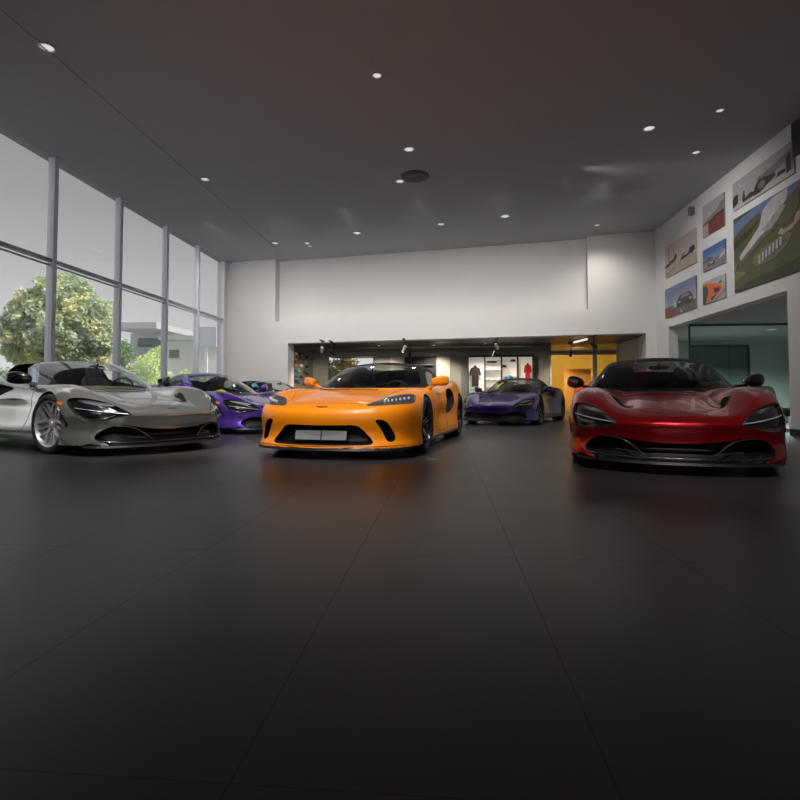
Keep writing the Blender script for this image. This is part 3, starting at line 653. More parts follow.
def model(kind, body, dx):
    key = (kind, body, dx)
    if key in BUILT: return BUILT[key]
    S = Shape(**KIND[kind]); V, F, ok = grid_half(S, dx)
    F = [f for f in F if all(ok[i] for i in f)]
    C = Cut(V, F); out = {}; fields = {}
    x = lambda V: V[:, 0]; ay = lambda V: np.abs(V[:, 1]); z = lambda V: V[:, 2]
    fcan = lambda V: S.body(x(V), ay(V), z(V))-S.gh(x(V), ay(V), z(V))-.012
    C.cut(fcan, 'canopy')
    sy = lambda V: S.side_y(z(V), x(V))
    topd = lambda V: (z(V)-S.zr(S.u(V))+S.cr*ay(V)**2)
    uh = {'A': 2.14, 'B': 2.20, 'C': 2.10}[kind]
    fwin = lambda V: np.minimum.reduce([S.u(V)-1.20, uh-S.u(V), (sy(V)-.055-ay(V))])
    fside = lambda V: np.minimum.reduce([ay(V)-(sy(V)-.035), -topd(V)-.06-.04*sst((x(V)-2.4)/.6), 2.95-x(V)+(.9-z(V))*.8, x(V)-1.45])
    frear = lambda V: np.minimum.reduce([S.u(V)-2.84, 3.35-S.u(V), .46-ay(V), sy(V)-.1-ay(V)])
    C.cut(fwin, 'windscreen', ('canopy',)); C.cut(fside, 'side_window', ('canopy',))
    if body == 'open':
        fop = lambda V: np.minimum.reduce([S.u(V)-(uh+.05), 3.02-x(V)])
        C.cut(fop, 'open', ('canopy', 'side_window'))
        C.cut(lambda V: np.minimum.reduce([.28-ay(V), x(V)-2.9, 3.75-x(V)]), 'rear_deck_cover', ('canopy',))
        C.lab = ['open' if l == 'side_window' else l for l in C.lab]
        C.cut(lambda V: x(V)-2.6, 'buttress', ('canopy',))
    else: C.cut(frear, 'rear_window', ('canopy',))
    # front
    if kind in ('A', 'C'):
        fh, fl = poly_sd(HLA), poly_sd(LOA)
        F1 = lambda V: np.minimum(fh(ay(V), z(V)), 1.1-x(V)); F2 = lambda V: np.minimum(fl(ay(V), z(V)), .8-x(V))
        fields['headlight'] = (F1, .07, (1, 0, -.1), .03); fields['lower_grille'] = (F2, .12, (1, 0, 0), .05)
        C.cut(F1, 'headlight'); C.cut(F2, 'lower_grille')
        fv = poly_sd(smooth_poly([(.86, .46), (.80, .55), (.60, .485), (.30, .335), (.50, .405)], 1))
        F3 = lambda V: np.minimum(fv(x(V), ay(V)), z(V)-.45); fields['hood_vent'] = (F3, .03, (0, 0, -1), .02)
        C.cut(F3, 'hood_vent')
        fc = poly_sd([(.735, .51), (.70, .512), (.565, .335), (.60, .305), (.66, .33), (.70, .40)])
        F4 = lambda V: np.minimum(fc(x(V), z(V)), ay(V)-.8); fields['corner_vent'] = (F4, .03, (.3, -1, 0), .02)
        C.cut(F4, 'corner_vent')
        fs = poly_sd(SIA); F5 = lambda V: np.minimum(fs(x(V), z(V)), ay(V)-.6); fields['side_intake'] = (F5, .10, (.3, -1, 0), .05)
        C.cut(F5, 'side_intake')
    else:
        fh, fl, f3_, f4_ = poly_sd(HLB), poly_sd(GRB), poly_sd(SLB), poly_sd(SIB)
        F1 = lambda V: np.minimum(fh(ay(V), z(V)), 1.1-x(V)); F2 = lambda V: np.minimum(fl(ay(V), z(V)), .8-x(V))
        F3 = lambda V: np.minimum(f3_(ay(V), z(V)), .9-x(V)); F4 = lambda V: np.minimum(f4_(x(V), z(V)), ay(V)-.6)
        fields['headlight'] = (F1, .02, (1, 0, 0), .02); fields['lower_grille'] = (F2, .10, (1, 0, 0), .03)
        fields['bumper_slot'] = (F3, .08, (1, 0, 0), .025); fields['side_intake'] = (F4, .16, (.5, -1, 0), .04)
        C.cut(F1, 'headlight'); C.cut(F2, 'lower_grille'); C.cut(F3, 'bumper_slot'); C.cut(F4, 'side_intake')
    # wheel wells
    for q, (wx, wr, ww) in enumerate(S.wheels):
        ra = S.arch[q]
        fa = (lambda wx, wr, ra: lambda V: np.minimum(ra-np.hypot(x(V)-wx, z(V)-wr), ay(V)-.6))(wx, wr, ra)
        nm = 'wheel_well_%d' % q; fields[nm] = (fa, .34, (0, -1, 0), .012)
        C.cut(fa, nm, ('paint', 'corner_vent'))
    C.cut(lambda V: np.minimum(.165-z(V), x(V)-1.38), 'side_skirt')
    C.cut(lambda V: np.minimum.reduce([x(V)-(S.L-.35), .62-z(V), z(V)-.3+0*x(V), .85-ay(V)]), 'rear_grille')
    for l in sorted(set(C.lab)):
        if l == 'open': continue
        if l in ('headlight', 'hood_vent', 'corner_vent', 'side_intake', 'bumper_slot', 'side_window') or l.startswith('wheel_well'):
            a = fields.get(l, (None, 0, (1, 0, 0), 1))
            for h in (1, -1): out[(l, h)] = C.part(l, a[0], a[1], a[2], a[3], (h,))
        else:
            a = fields.get(l, (None, 0, (1, 0, 0), 1)); out[(l, 0)] = C.part(l, a[0], a[1], a[2], a[3])
    BUILT[key] = (S, out); return BUILT[key]

def proj_pts(S, pts, view, sgn=1, lift=.002):
    pts = np.array(pts, float)
    if view == 'front': A = np.stack([np.full(len(pts), -.3), pts[:, 0], pts[:, 1]], 1); B = A+[1.6, 0, 0]; n = (-lift, 0, 0)
    elif view == 'top': A = np.stack([pts[:, 0], pts[:, 1], np.full(len(pts), 1.4)], 1); B = A-[0, 0, 1.2]; n = (0, 0, lift)
    else: A = np.stack([pts[:, 0], np.full(len(pts), 1.2), pts[:, 1]], 1); B = A-[0, 1.1, 0]; n = (0, lift, 0)
    P, ok = S.hit(A, B, 400); P = P[ok]+np.array(n); 
    return P*np.array([1, sgn, 1])
def dens(P, n=6):
    Q = []
    for a, b in zip(P[:-1], P[1:]): Q += [tuple(np.array(a)*(1-t/n)+np.array(b)*t/n) for t in range(n)]
    return Q+[P[-1]]

# ---- wheels: axis = y, outer face towards -y
def make_wheel(parent, name, pos, steer, side, R, wd, rim_m, cal_m, machined=None, style='Y', detail=True):
    tyre_m = mat('tyre_rubber', (.016, .016, .017), .7, bump_=.05, nscale=60); disc_m = mat('brake_disc_steel', (.30, .30, .31), .35, metal=.9)
    h = wd/2; rr = R*.775
    t = MB().lathe_y([(rr, h*.80), (rr+.01, h*.92), (R*.86, h*1.0), (R*.95, h*.96), (R*.985, h*.86), (R, h*.70), (R, h*.40), (R-.006, h*.38), (R-.006, h*.34), (R, h*.32), (R, -h*.32), (R-.006, -h*.34), (R-.006, -h*.38), (R, -h*.40), (R, -h*.70), (R*.985, -h*.86), (R*.95, -h*.96), (R*.86, -h), (rr+.01, -h*.92), (rr, -h*.80), (rr*.97, -h*.7), (rr*.97, h*.7), (rr, h*.80)], 48).build(name, tyre_m, parent, angle=40)
    t.location = pos; t.rotation_euler = (0, 0, (PI if side > 0 else 0)+steer)
    yo = -h*.80
    r = MB().lathe_y([(rr*.90, h*.7), (rr*.93, -h*.2), (rr*.93, yo+.03), (rr*.965, yo+.008), (rr*1.0, yo-.004), (rr*1.012, yo-.010), (rr*1.0, yo-.014), (rr*.975, yo-.006), (rr*.955, yo+.01)], 48)
    def spoke(a0, r0, a1, r1, w0, w1, y0, y1, th=.028, i=0):
        p0 = Vector((math.cos(a0)*r0, y0, math.sin(a0)*r0)); p1 = Vector((math.cos(a1)*r1, y1, math.sin(a1)*r1)); d = (p1-p0).normalized(); s_ = d.cross(Vector((0, 1, 0))).normalized()
        P = []
        for y_ in (0, th):
            P += [p0-s_*w0+Vector((0, y_, 0)), p1-s_*w1+Vector((0, y_, 0)), p1+s_*w1+Vector((0, y_, 0)), p0+s_*w0+Vector((0, y_, 0))]
        r.hexa(P, i)
    for k in range(5):
        a = 2*PI*k/5+PI/2
        if style == 'Y':
            spoke(a, .03, a, rr*.50, .022, .018, yo+.045, yo+.022)
            for s_ in (-1, 1): spoke(a+s_*.02, rr*.46, a+s_*.30, rr*.965, .014, .010, yo+.024, yo+.004)
            spoke(a+PI/5, .04, a+PI/5, rr*.965, .007, .006, yo+.05, yo+.01, .02)
        else:
            for s_ in (-1, 1):
                spoke(a+s_*.16, .045, a+s_*.13, rr*.965, .016, .011, yo+.045, yo+.004)
                if machined: spoke(a+s_*.16, .055, a+s_*.13, rr*.955, .006, .004, yo+.043, yo+.001, .004, 1)
            spoke(a+.15, rr*.72, a+.45, rr*.965, .008, .008, yo+.014, yo+.006, .02)
    r.lathe_y([(.0001, yo+.02), (.028, yo+.02), (.034, yo+.028), (.06, yo+.035), (.065, yo+.07), (.05, h*.4)], 20)
    r.build('rim', [rim_m, machined or rim_m], t, angle=35)
    MB().lathe_y([(.06, yo+.09), (.185, yo+.09), (.185, yo+.118), (.06, yo+.118)], 32).build('brake_disc', disc_m, t, angle=35)
    c = MB(); A = [(-.5+k*.2) for k in range(6)]
    for k in range(5):
        P = []
        for y_ in (yo+.060, yo+.15):
            P += [(math.cos(PI+A[k])*rq*(-side), y_, math.sin(A[k])*rq) if False else (math.cos(A[k])*rq, y_, math.sin(A[k])*rq) for A_ in (0,) for rq in (.135,)]
            P += [(math.cos(A[k])*.205, y_, math.sin(A[k])*.205), (math.cos(A[k+1])*.205, y_, math.sin(A[k+1])*.205), (math.cos(A[k+1])*.135, y_, math.sin(A[k+1])*.135)]
        c.hexa(P)
    co = c.build('brake_caliper', cal_m, t); co.rotation_euler = (0, PI if side < 0 else 0, 0)
    return t

def interior(root, S, kind, seat_m, trim_m, seat_accent=None):
    x1 = 3.0
    MB().box(1.30, -.70, .22, x1, .70, .26).box(1.30, .68, .26, x1, .72, .74).box(1.30, -.72, .26, x1, -.68, .74).hexa([(x1, -.70, .26), (x1+.05, -.70, .26), (x1+.05, .70, .26), (x1, .70, .26), (x1-.0, -.62, .86), (x1+.05, -.62, .86), (x1+.05, .62, .86), (x1, .62, .86)]).build('cabin_tub', blackm, root)
    MB().rbox((1.82, 0, .58), (.22, .66, .205), 5, 16, f=lambda x, y, z: (x+.4*y*y*(x < 0), y, z)).build('dashboard', trim_m, root, True)
    MB().rbox((2.1, 0, .42), (.55, .10, .12), 4, 10).build('centre_console', trim_m, root, True)
    for s in (1, -1):
        st = MB().rbox((2.20, s*.36, .36), (.28, .235, .09), 4, 12).build('seat', seat_m, root, True)
        MB().rbox((2.62, s*.36, .66), (.075, .235, .30), 4, 14, f=lambda x, y, z: (x+.35*(z+.3)+(.05*(abs(y)/.23)**2)*-1, y*(1-.35*max(0, z-.05)/.3), z)).build('backrest', seat_m, st, True)
        MB().rbox((2.80, s*.36, 1.0), (.055, .115, .095), 3, 12).build('headrest', seat_m, st, True)
    # wheel on the car's own left
    sw = MB(); c = Vector((1.98, -.36, .74)); ax = Vector((.93, 0, .36)).normalized(); u_ = Vector((0, 1, 0)); v_ = ax.cross(u_)
    pts = [c+(u_*math.cos(2*PI*k/24)+v_*math.sin(2*PI*k/24))*.175 for k in range(25)]
    sw.tube(pts, .014, 6, caps=False)
    for a in (0, PI, -PI/2): sw.tube([c, c+(u_*math.cos(a)+v_*math.sin(a))*.17], .012, 6)
    sw.rbox(tuple(c), (.02, .05, .05), 3, 8); sw.build('steering_wheel', blackm, root, True)
    g = MB().rbox((1.93, 0, 1.035), (.02, .11, .03), 3, 10).build('rear_view_mirror', blackm, root, True)
    MB().tube([(1.93, 0, 1.06), (1.88, 0, 1.085)], .010, 6).build('mirror_stem', blackm, g)

def side_mirror(root, sgn, m, armm, kind):
    x0_ = 1.80 if kind != 'B' else 1.93; yc = .955 if kind != 'B' else .985; zc_ = .865 if kind != 'B' else .90
    f = lambda x, y, z: (x+.10*(y*sgn/.13), y, z*(1-.30*(y*sgn < 0)*abs(y)/.13)+.10*(y)*sgn)
    o = MB().rbox((x0_, sgn*yc, zc_), (.085, .105, .068 if kind == 'B' else .076), 3.6 if kind == 'B' else 2.8, 16, f=f).build('wing_mirror', m, root, True)
    zz = zc_-.03; MB().hexa([(x0_-.06, sgn*.78, .77), (x0_+.12, sgn*.78, .77), (x0_+.08, sgn*(yc-.03), zz-.02), (x0_, sgn*(yc-.03), zz-.02), (x0_-.06, sgn*.78, .81), (x0_+.12, sgn*.78, .81), (x0_+.08, sgn*(yc-.03), zz+.01), (x0_, sgn*(yc-.03), zz+.01)]).build('mirror_arm', armm, o)
    MB().rbox((x0_+.088, sgn*yc, zc_), (.006, .105, .048), 3, 8).build('mirror_glass', mat('mirror_silver', (.8, .8, .82), .03, metal=1), o, True)

lamp_glass = glass('lamp_glass', (.92, .94, .96), 1.3)
chrome = mat('chrome', (.75, .76, .78), .12, metal=1); led = mat('led_reflector', (.62, .66, .72), .18, metal=.6, coat=1)
marker_m = mat('amber_marker', (.85, .16, .01), .25, coat=1)
def car(name, label, cat, pose, kind, body, paint, dx, canopy_m=None, rim_m=None, cal_m=None, machined=None, style='Y', steer=0., mirror_m=None, glass_m=None, seat_m=None, trim_m=None, badge_m=None, extras=None, marker=True, scale=1.0):
    S, P = model(kind, body, dx)
    root = empty(name, (pose[0], pose[1], 0), pose[2]); tag(root, label, cat); root.scale = (scale,)*3
    can = canopy_m or mat('roof_black', (.006, .006, .007), .55, spec=.25); gm = glass_m or glass('car_glass', (.62, .70, .66), 1.0)
    dkm = mat('grille_black', (.006, .006, .007), .5, spec=.25); well = mat('well_black', (.008, .008, .008), .8)
    mm = dict(paint=('body_shell', paint), canopy=('roof_canopy', can), windscreen=('windscreen', gm), side_window=('side_window', gm), rear_window=('rear_window', gm), headlight=('headlight', black if kind != 'B' else mat('headlight_smoke', (.07, .065, .065), .15, coat=1)),
              lower_grille=('lower_grille', dkm), hood_vent=('hood_vent', dkm), corner_vent=('corner_vent', dkm), side_intake=('side_intake', well), bumper_slot=('bumper_slot', dkm), wheel_well_0=('wheel_well', well),
              wheel_well_1=('wheel_well', well), side_skirt=('side_skirt', black), rear_grille=('rear_grille', dkm), buttress=('rear_buttress', can if body != 'open' else black), rear_deck_cover=('rear_deck_cover', black))
    lights = {}
    for (l, h), g in P.items():
        if g is None: continue
        n_, m_ = mm[l]
        o = mesh(n_, g[0], g[1], m_, root, True)
        if l == 'headlight': lights[h] = o
        if l in ('paint', 'canopy'):
            try: o.data.set_sharp_from_angle(angle=math.radians(50))
            except Exception: pass
    # floor pan keeps the underside dark
    MB().box(.55, -.80, .125, S.L-.4, .80, .15).build('floor_pan', blackm, root)
    # front splitter
    ys = np.linspace(-.86, .86, 44) if kind != 'B' else np.linspace(-.94, .94, 46)
    xo = S.ny(np.abs(ys))+float(S.nz(.13))-.028; zq = S.zb-.022
    V = []; 
    for y_, x_ in zip(ys, xo): V += [(x_, y_, zq), (x_+.015, y_, zq+.022), (x_+.30, y_*.97, zq+.03), (x_+.30, y_*.97, zq)]
    Fq = [(4*k+a, 4*k+(a+1) % 4, 4*k+4+(a+1) % 4, 4*k+4+a) for k in range(len(ys)-1) for a in range(4)]
    mesh('front_splitter', V, Fq, mat('splitter_black', (.010, .010, .011), .4, spec=.3), root)
    # lamps inside the sockets
    for h, o in lights.items():
        if kind in ('A', 'C'):
            bar = proj_pts(S, dens([(.50, .450), (.60, .462), (.70, .478), (.80, .498), (.88, .520)]), 'front', h, 0)
            n = len(bar); V = []
            for q_, (x_, y_, z_) in enumerate(bar): k_ = .014+.030*math.sin(PI*q_/(n-1)); V += [(x_+k_, y_, z_-.006), (x_+k_-.004, y_, z_), (x_+k_+.04, y_, z_+.005)]
            mesh('led_bar', V, [(3*k+a, 3*k+a+1, 3*k+a+4, 3*k+a+3) for k in range(n-1) for a in (0, 1)], led, o, True)
            up_ = proj_pts(S, dens([(.60, .528), (.68, .56), (.76, .583), (.84, .592)]), 'front', h, 0)
            V = []; n = len(up_)
            for q_, (x_, y_, z_) in enumerate(up_): k_ = math.sin(PI*(q_+.6)/(n+.2)); V += [(x_+.018, y_, z_+.014), (x_+.036, y_, z_-.012*k_), (x_+.050, y_, z_-.030*k_)]
            mesh('lamp_reflector', V, [(3*k+a, 3*k+a+1, 3*k+a+4, 3*k+a+3) for k in range(n-1) for a in (0, 1)], led, o, True)
            if False:
                c = proj_pts(S, [(.80, .53)], 'front', h, 0)[0]
                MB().lathe_z([(.0001, 0), (.022, .004), (.026, 0)], 14, c=(0, 0, 0)).build('projector', led, o).matrix_local = Matrix.Translation((c[0]+.045, c[1], c[2]))@Matrix.Rotation(-PI/2, 4, 'Y')
        else:
            for k in range(7):
                c = proj_pts(S, [(.66+.036*k, .632+.006*k)], 'front', h, 0)[0]
                MB().rbox((c[0]+.005, c[1], c[2]), (.010, .010, .014), 5, 6).build('led_cell', mat('led_white', (.75, .78, .82), .2, coat=1), o)
            bar = proj_pts(S, dens([(.62, .672), (.72, .695), (.82, .707), (.90, .706), (.922, .69), (.925, .65)]), 'front', h, .001)
            MB().tube(bar, .005, 6).build('light_guide', led, o, True)
    # lower blades / plate
    if kind in ('A', 'C'):
        for h in (1, -1):
            pts = proj_pts(S, dens([(.62, .322), (.52, .318), (.43, .292), (.36, .245), (.30, .190), (.27, .172)], 4), 'front', h, .004)
            MB().tube([tuple(p) for p in pts], [.004+.005*math.sin(PI*k/(len(pts)-1)) for k in range(len(pts))], 6).build('intake_blade', mat('blade_gloss', (.03, .03, .035), .15, coat=1), root, True)
            pts = proj_pts(S, dens([(.50, .205), (.40, .195), (.32, .180)], 4), 'front', h, -.03)
            MB().tube([tuple(p) for p in pts], .009, 6).build('intake_blade', mat('blade_gloss', (.03, .03, .035), .15, coat=1), root, True)
        pts = proj_pts(S, dens([(-.76, .168), (-.6, .150), (-.3, .148), (0, .150), (.3, .148), (.6, .150), (.76, .168)], 5), 'front', 1, -.002)
        MB().tube([tuple(p) for p in pts], .0035, 6).build('lip_trim', chrome if body != 'far' else black, root, True)
        MB().rbox((float(S.nz(.215))+.10, 0, .215), (.012, .30, .02), 3, 8).build('intake_bar', black, root, True)
    # badge on the nose
    cu = bpy.data.curves.new('nose_badge', 'FONT'); cu.body = 'McLaren'; cu.size = .034 if kind != 'B' else .036; cu.align_x = 'CENTER'; cu.extrude = .0015; cu.offset = .0012
    cu.materials.append(badge_m or chrome)
    t_ = bpy.data.objects.new('badge_text', cu); COL.objects.link(t_); bpy.context.view_layer.update()
    me_ = bpy.data.meshes.new_from_object(t_.evaluated_get(bpy.context.evaluated_depsgraph_get())); bpy.data.objects.remove(t_)
    b = bpy.data.objects.new('nose_badge', me_); COL.objects.link(b); b.parent = root
    zb_ = .505 if kind != 'B' else .565
    p = proj_pts(S, [(0, zb_), (0, zb_+.02)], 'front', 1, 0); nx = Vector(p[1]-p[0]).normalized()
    b.matrix_local = Matrix.Translation(Vector(p[0])+Vector((-.004, 0, .003)))@Matrix(((0, nx.x, -nx.z, 0), (-1, 0, 0, 0), (0, nx.z, nx.x, 0), (0, 0, 0, 1)))
    # marker, mirrors, wheels, cabin
    for h in (1, -1):
        if marker:
            q_ = proj_pts(S, [(.70, .585), (.79, .588), (.775, .555), (.69, .548)], 'side', h, .003)
            V = list(q_)+[v-np.array([0, .02*h, 0]) for v in q_]; MB().hexa([tuple(v) for v in V]).build('side_marker', marker_m, root)
        side_mirror(root, h, mirror_m or black, can if kind != 'B' else paint, kind)
        # door cut and bonnet line
        for ln, vw in ((dens([(1.50, .72), (1.52, .55), (1.58, .38), (1.75, .24), (2.2, .20), (2.55, .22), (2.66, .40), (2.62, .60), (2.55, .74)], 5), 'side'),):
            pts = proj_pts(S, ln, vw, h, .0); MB().tube([tuple(p) for p in pts], .0028, 5).build('door_seam', dkm, root)
        for q_, (wx, wr, ww) in enumerate(S.wheels):
            make_wheel(root, 'wheel', (wx, h*(S.track[q_]-ww/2), wr), steer if q_ == 0 else 0, h, wr, ww, rim_m, cal_m, machined, style)
    pts = proj_pts(S, dens([(1.22, -.60), (.95, -.60), (.62, -.47), (.36, -.34), (.22, -.2), (.18, 0), (.22, .2), (.36, .34), (.62, .47), (.95, .60), (1.22, .60)], 5) if kind != 'B' else dens([(1.25, -.66), (.8, -.66), (.42, -.52), (.24, -.40), (.20, 0), (.24, .40), (.42, .52), (.8, .66), (1.25, .66)], 5), 'top', 1, -.0005)
    MB().tube([tuple(p) for p in pts], .0022, 5).build('bonnet_seam', dkm, root)
    # wiper + scuttle
    pts = proj_pts(S, dens([(1.22, -.30), (1.20, 0), (1.27, .35), (1.40, .60)], 5), 'top', 1, .012); MB().tube([tuple(p) for p in pts], .007, 6).build('wiper', blackm, root, True)
    interior(root, S, kind, seat_m or mat('seat_dark', (.05, .052, .055), .7), trim_m or mat('trim_dark', (.02, .02, .022), .6))
    if extras: extras(root, S)
    return root
def paintm(name, base, metal=.6, rough=.3, coat_=1.0):
    m = mat(name, base, rough, metal=metal, coat=coat_)
    return m
def cpose(X, Z, fx, fz):
    a = YAW; r_ = lambda X, Z: (X*math.cos(a)-Z*math.sin(a), X*math.sin(a)+Z*math.cos(a)); o = r_(X, Z); f = r_(fx, fz)
    return (o[0], o[1], math.atan2(-f[1], -f[0]))
p_red = paintm('candy_red_paint', (.40, .003, .009), .68, .26, .7); p_grey = paintm('silver_green_paint', (.60, .60, .56), .85, .18); p_or = paintm('orange_paint', (.98, .29, .003), .0, .35, .7)
p_vi = paintm('violet_paint', (.10, .035, .36), .6, .3); p_vd = paintm('deep_violet_paint', (.040, .012, .17), .4, .3); p_bl = paintm('light_blue_paint', (.10, .50, .75), .5, .3)
rim_s = mat('rim_silver', (.55, .55, .56), .38, metal=.6); rim_b = mat('rim_black', (.012, .012, .013), .25, coat=.5); mach = mat('rim_machined', (.75, .75, .75), .2, metal=1)
cal_r = mat('caliper_pink_red', (.55, .01, .06), .35, coat=.5); cal_o = mat('caliper_orange', (.85, .18, .01), .35, coat=.5); cal_k = mat('caliper_dark', (.05, .05, .05), .4)
g_clear = glass('clear_car_glass', (.82, .88, .82), 1.8); g_dark = glass('dark_car_glass', (.42, .48, .46), .9); g_green = glass('green_car_glass', (.80, .88, .83), 1.4)

car('sports_car', 'glossy red low supercar with black roof and black sockets around its headlights, on the right', 'car', cpose(2.41, 4.56, -.375, -.927), 'A', 'coupe', p_red, .016, rim_m=rim_b, cal_m=cal_k, glass_m=g_dark, badge_m=chrome)
def plate(root, S):
    x_ = float(S.nz(.265))+.022
    g = MB().hexa([(x_-.006, -.300, .212), (x_+.01, -.300, .212), (x_+.01, .300, .212), (x_-.006, .300, .212), (x_+.010, -.300, .312), (x_+.024, -.300, .312), (x_+.024, .300, .312), (x_+.010, .300, .312)]).build('license_plate', mat('plate_reflective', (.62, .66, .72), .10, metal=.6), root); tag(g, 'mirror-like reflecting number plate holder')
    MB().hexa([(x_-.010, -.012, .207), (x_, -.012, .207), (x_, 0, .207), (x_-.010, 0, .207), (x_+.008, -.012, .318), (x_+.016, -.012, .318), (x_+.016, 0, .318), (x_+.008, 0, .318)]).build('plate_divider', blackm, g)
    MB().box(x_-.009, -.31, .204, x_+.010, .31, .211).build('plate_rim', black, g)
    pts = proj_pts(S, dens([(-.88, .155), (-.6, .148), (0, .146), (.6, .148), (.88, .155)], 8), 'front', 1, .002)
    MB().tube([tuple(p) for p in pts], .004, 5).build('lip_trim', chrome, root)
car('sports_car', 'bright orange supercar with slim triangular headlights, in the middle of the hall', 'car', cpose(-.884, 5.70, -.256, -.967), 'B', 'coupe', p_or, .016, rim_m=rim_b, cal_m=cal_o, machined=mach, style='T', mirror_m=p_or, glass_m=g_green, badge_m=blackm, extras=plate, marker=False)
car('sports_car', 'silver-grey open-top supercar with pink-red brake calipers, at the left edge', 'car', cpose(-2.74, 6.474, .82, -.572), 'A', 'open', p_grey, .016, canopy_m=mat('frame_bluish', (.30, .36, .48), .25, metal=.7, coat=1), rim_m=rim_s, cal_m=cal_r, mirror_m=black, glass_m=g_clear, trim_m=mat('trim_tan', (.16, .14, .11), .6), steer=math.radians(7), scale=1.065)
def sticker(root, S):
    P = [(1.40, .30), (1.40, .56), (1.50, .60), (1.50, .34)]
    q_ = proj_pts(S, P, 'top', 1, .004); V = list(q_)+[v+np.array([0, 0, .004]) for v in q_]
    tag(MB().hexa([tuple(v) for v in V]).build('windscreen_sticker', mat('yellow_sticker', (.80, .70, .01), .5), root), 'yellow sticker on the windscreen')
car('sports_car', 'bright violet supercar with a yellow windscreen sticker, between the grey and orange cars', 'car', cpose(-2.14, 9.81, .80, -.60), 'C', 'coupe', p_vi, .024, canopy_m=p_vi, rim_m=rim_s, cal_m=cal_k, mirror_m=p_vi, glass_m=g_clear, extras=sticker)
def tagstrip(root, S):
    q_ = proj_pts(S, [(1.72, .36), (1.72, .42), (2.02, .33), (2.02, .27)], 'top', 1, .004); V = list(q_)+[v+np.array([0, 0, .004]) for v in q_]
    tag(MB().hexa([tuple(v) for v in V]).build('windscreen_sticker', mat('yellow_sticker', (.80, .70, .01), .5), root), 'yellow strip on the windscreen')
car('sports_car', 'dark blue-violet supercar with black roof, at the back under the shop opening', 'car', cpose(2.12, 12.35, -.47, -.883), 'A', 'coupe', p_vd, .024, extras=tagstrip, rim_m=rim_b, cal_m=cal_k, glass_m=glass('mid_car_glass', (.6, .7, .66), 1.0))
car('sports_car', 'light blue open supercar half hidden behind the violet and orange cars', 'car', cpose(-1.85, 13.9, .82, -.57), 'C', 'open', p_bl, .03, canopy_m=p_bl, rim_m=rim_s, cal_m=cal_k, mirror_m=black, glass_m=g_clear)

# small marker on the floor next to the orange car
q = on_plane(432, 459.3, (0, 0, 1), 0)
tag(MB().box(q[0]-.055, q[1]-.02, .0005, q[0]+.055, q[1]+.02, .004).build('floor_sticker', mat('sticker_grey', (.35, .34, .33), .5)), 'small pale sticker on the floor beside the orange car front wheel', 'sticker')
# ------------------------------------------------------------------ large prints on the picture wall
def cmat(n, c, r=.45): return mat('print_'+n, [q*.9 for q in c], r, noise=.3, nscale=9)
def grad_mat(name, ca, cb, scale=1.0, off=0.0, axis='Z'):
    """printed two-tone artwork, soft change along the height of the print"""
    if name in MATS: return MATS[name]
    m = mat(name, ca, .4); N = m.node_tree.nodes; L = m.node_tree.links; b = N['Principled BSDF']
    t = N.new('ShaderNodeTexCoord'); s = N.new('ShaderNodeSeparateXYZ'); r = N.new('ShaderNodeValToRGB'); nz = N.new('ShaderNodeTexNoise'); nz.inputs['Scale'].default_value = 2
    ad = N.new('ShaderNodeMath'); ad.operation = 'ADD'; mu = N.new('ShaderNodeMath'); mu.operation = 'MULTIPLY'; mu.inputs[1].default_value = .5
    L.new(t.outputs['Generated'], s.inputs[0]); L.new(t.outputs['Generated'], nz.inputs['Vector']); L.new(nz.outputs[0], mu.inputs[0]); L.new(mu.outputs[0], ad.inputs[0]); L.new(s.outputs[axis], ad.inputs[1])
    r.color_ramp.elements[0].position = .3; r.color_ramp.elements[0].color = (*ca, 1); r.color_ramp.elements[1].position = 1.1 if False else 1.0; r.color_ramp.elements[1].color = (*cb, 1)
    L.new(ad.outputs[0], r.inputs[0]); L.new(r.outputs[0], b.inputs['Base Color']); return m
def wallprint(xa, ya_t, ya_b, xb, yb_t, yb_b, lab, base, shapes):
    A = on_plane(xa, (ya_t+ya_b)/2, (1, 0, 0), XR); B = on_plane(xb, (yb_t+yb_b)/2, (1, 0, 0), XR)
    zt = (on_plane(xa, ya_t, (1, 0, 0), XR)[2]+on_plane(xb, yb_t, (1, 0, 0), XR)[2])/2
    zb = (on_plane(xa, ya_b, (1, 0, 0), XR)[2]+on_plane(xb, yb_b, (1, 0, 0), XR)[2])/2
    zt = min(zt, HC-.03)
    Wd = A[1]-B[1]; Hh = zt-zb
    r = tag(empty('wall_print', (XR, A[1], zb)), lab, 'picture', 'large prints on the picture wall')
    MB().box(-.03, -Wd, 0, -.001, 0, Hh).build('print_board', base, r)
    ms = []; mb = MB()
    for k, (m, P) in enumerate(shapes):
        if m not in ms: ms.append(m)
        n = len(P); x = -.031-.0006*(k+1)
        V = [(x, -min(max(u, 0), 1)*Wd, min(max(v, 0), 1)*Hh) for u, v in P]+[(-.0295, -min(max(u, 0), 1)*Wd, min(max(v, 0), 1)*Hh) for u, v in P]
        mb.add(V, [tuple(range(n)), tuple(range(2*n-1, n-1, -1))]+[(q, q+n, (q+1) % n+n, (q+1) % n) for q in range(n)], ms.index(m))
    if shapes: mb.build('artwork', ms, r)
def ell(cx, cy_, rx, ry, n=18, a0=0, a1=2*PI): return [(cx+rx*math.cos(a0+(a1-a0)*k/n), cy_+ry*math.sin(a0+(a1-a0)*k/n)) for k in range(n+(0 if a1-a0 > 6.2 else 1))]
dk = cmat('dark', (.035, .032, .03)); wh = cmat('pale', (.52, .50, .48)); gr = cmat('grey', (.22, .21, .21)); gy_ = cmat('midgrey', (.34, .33, .33))
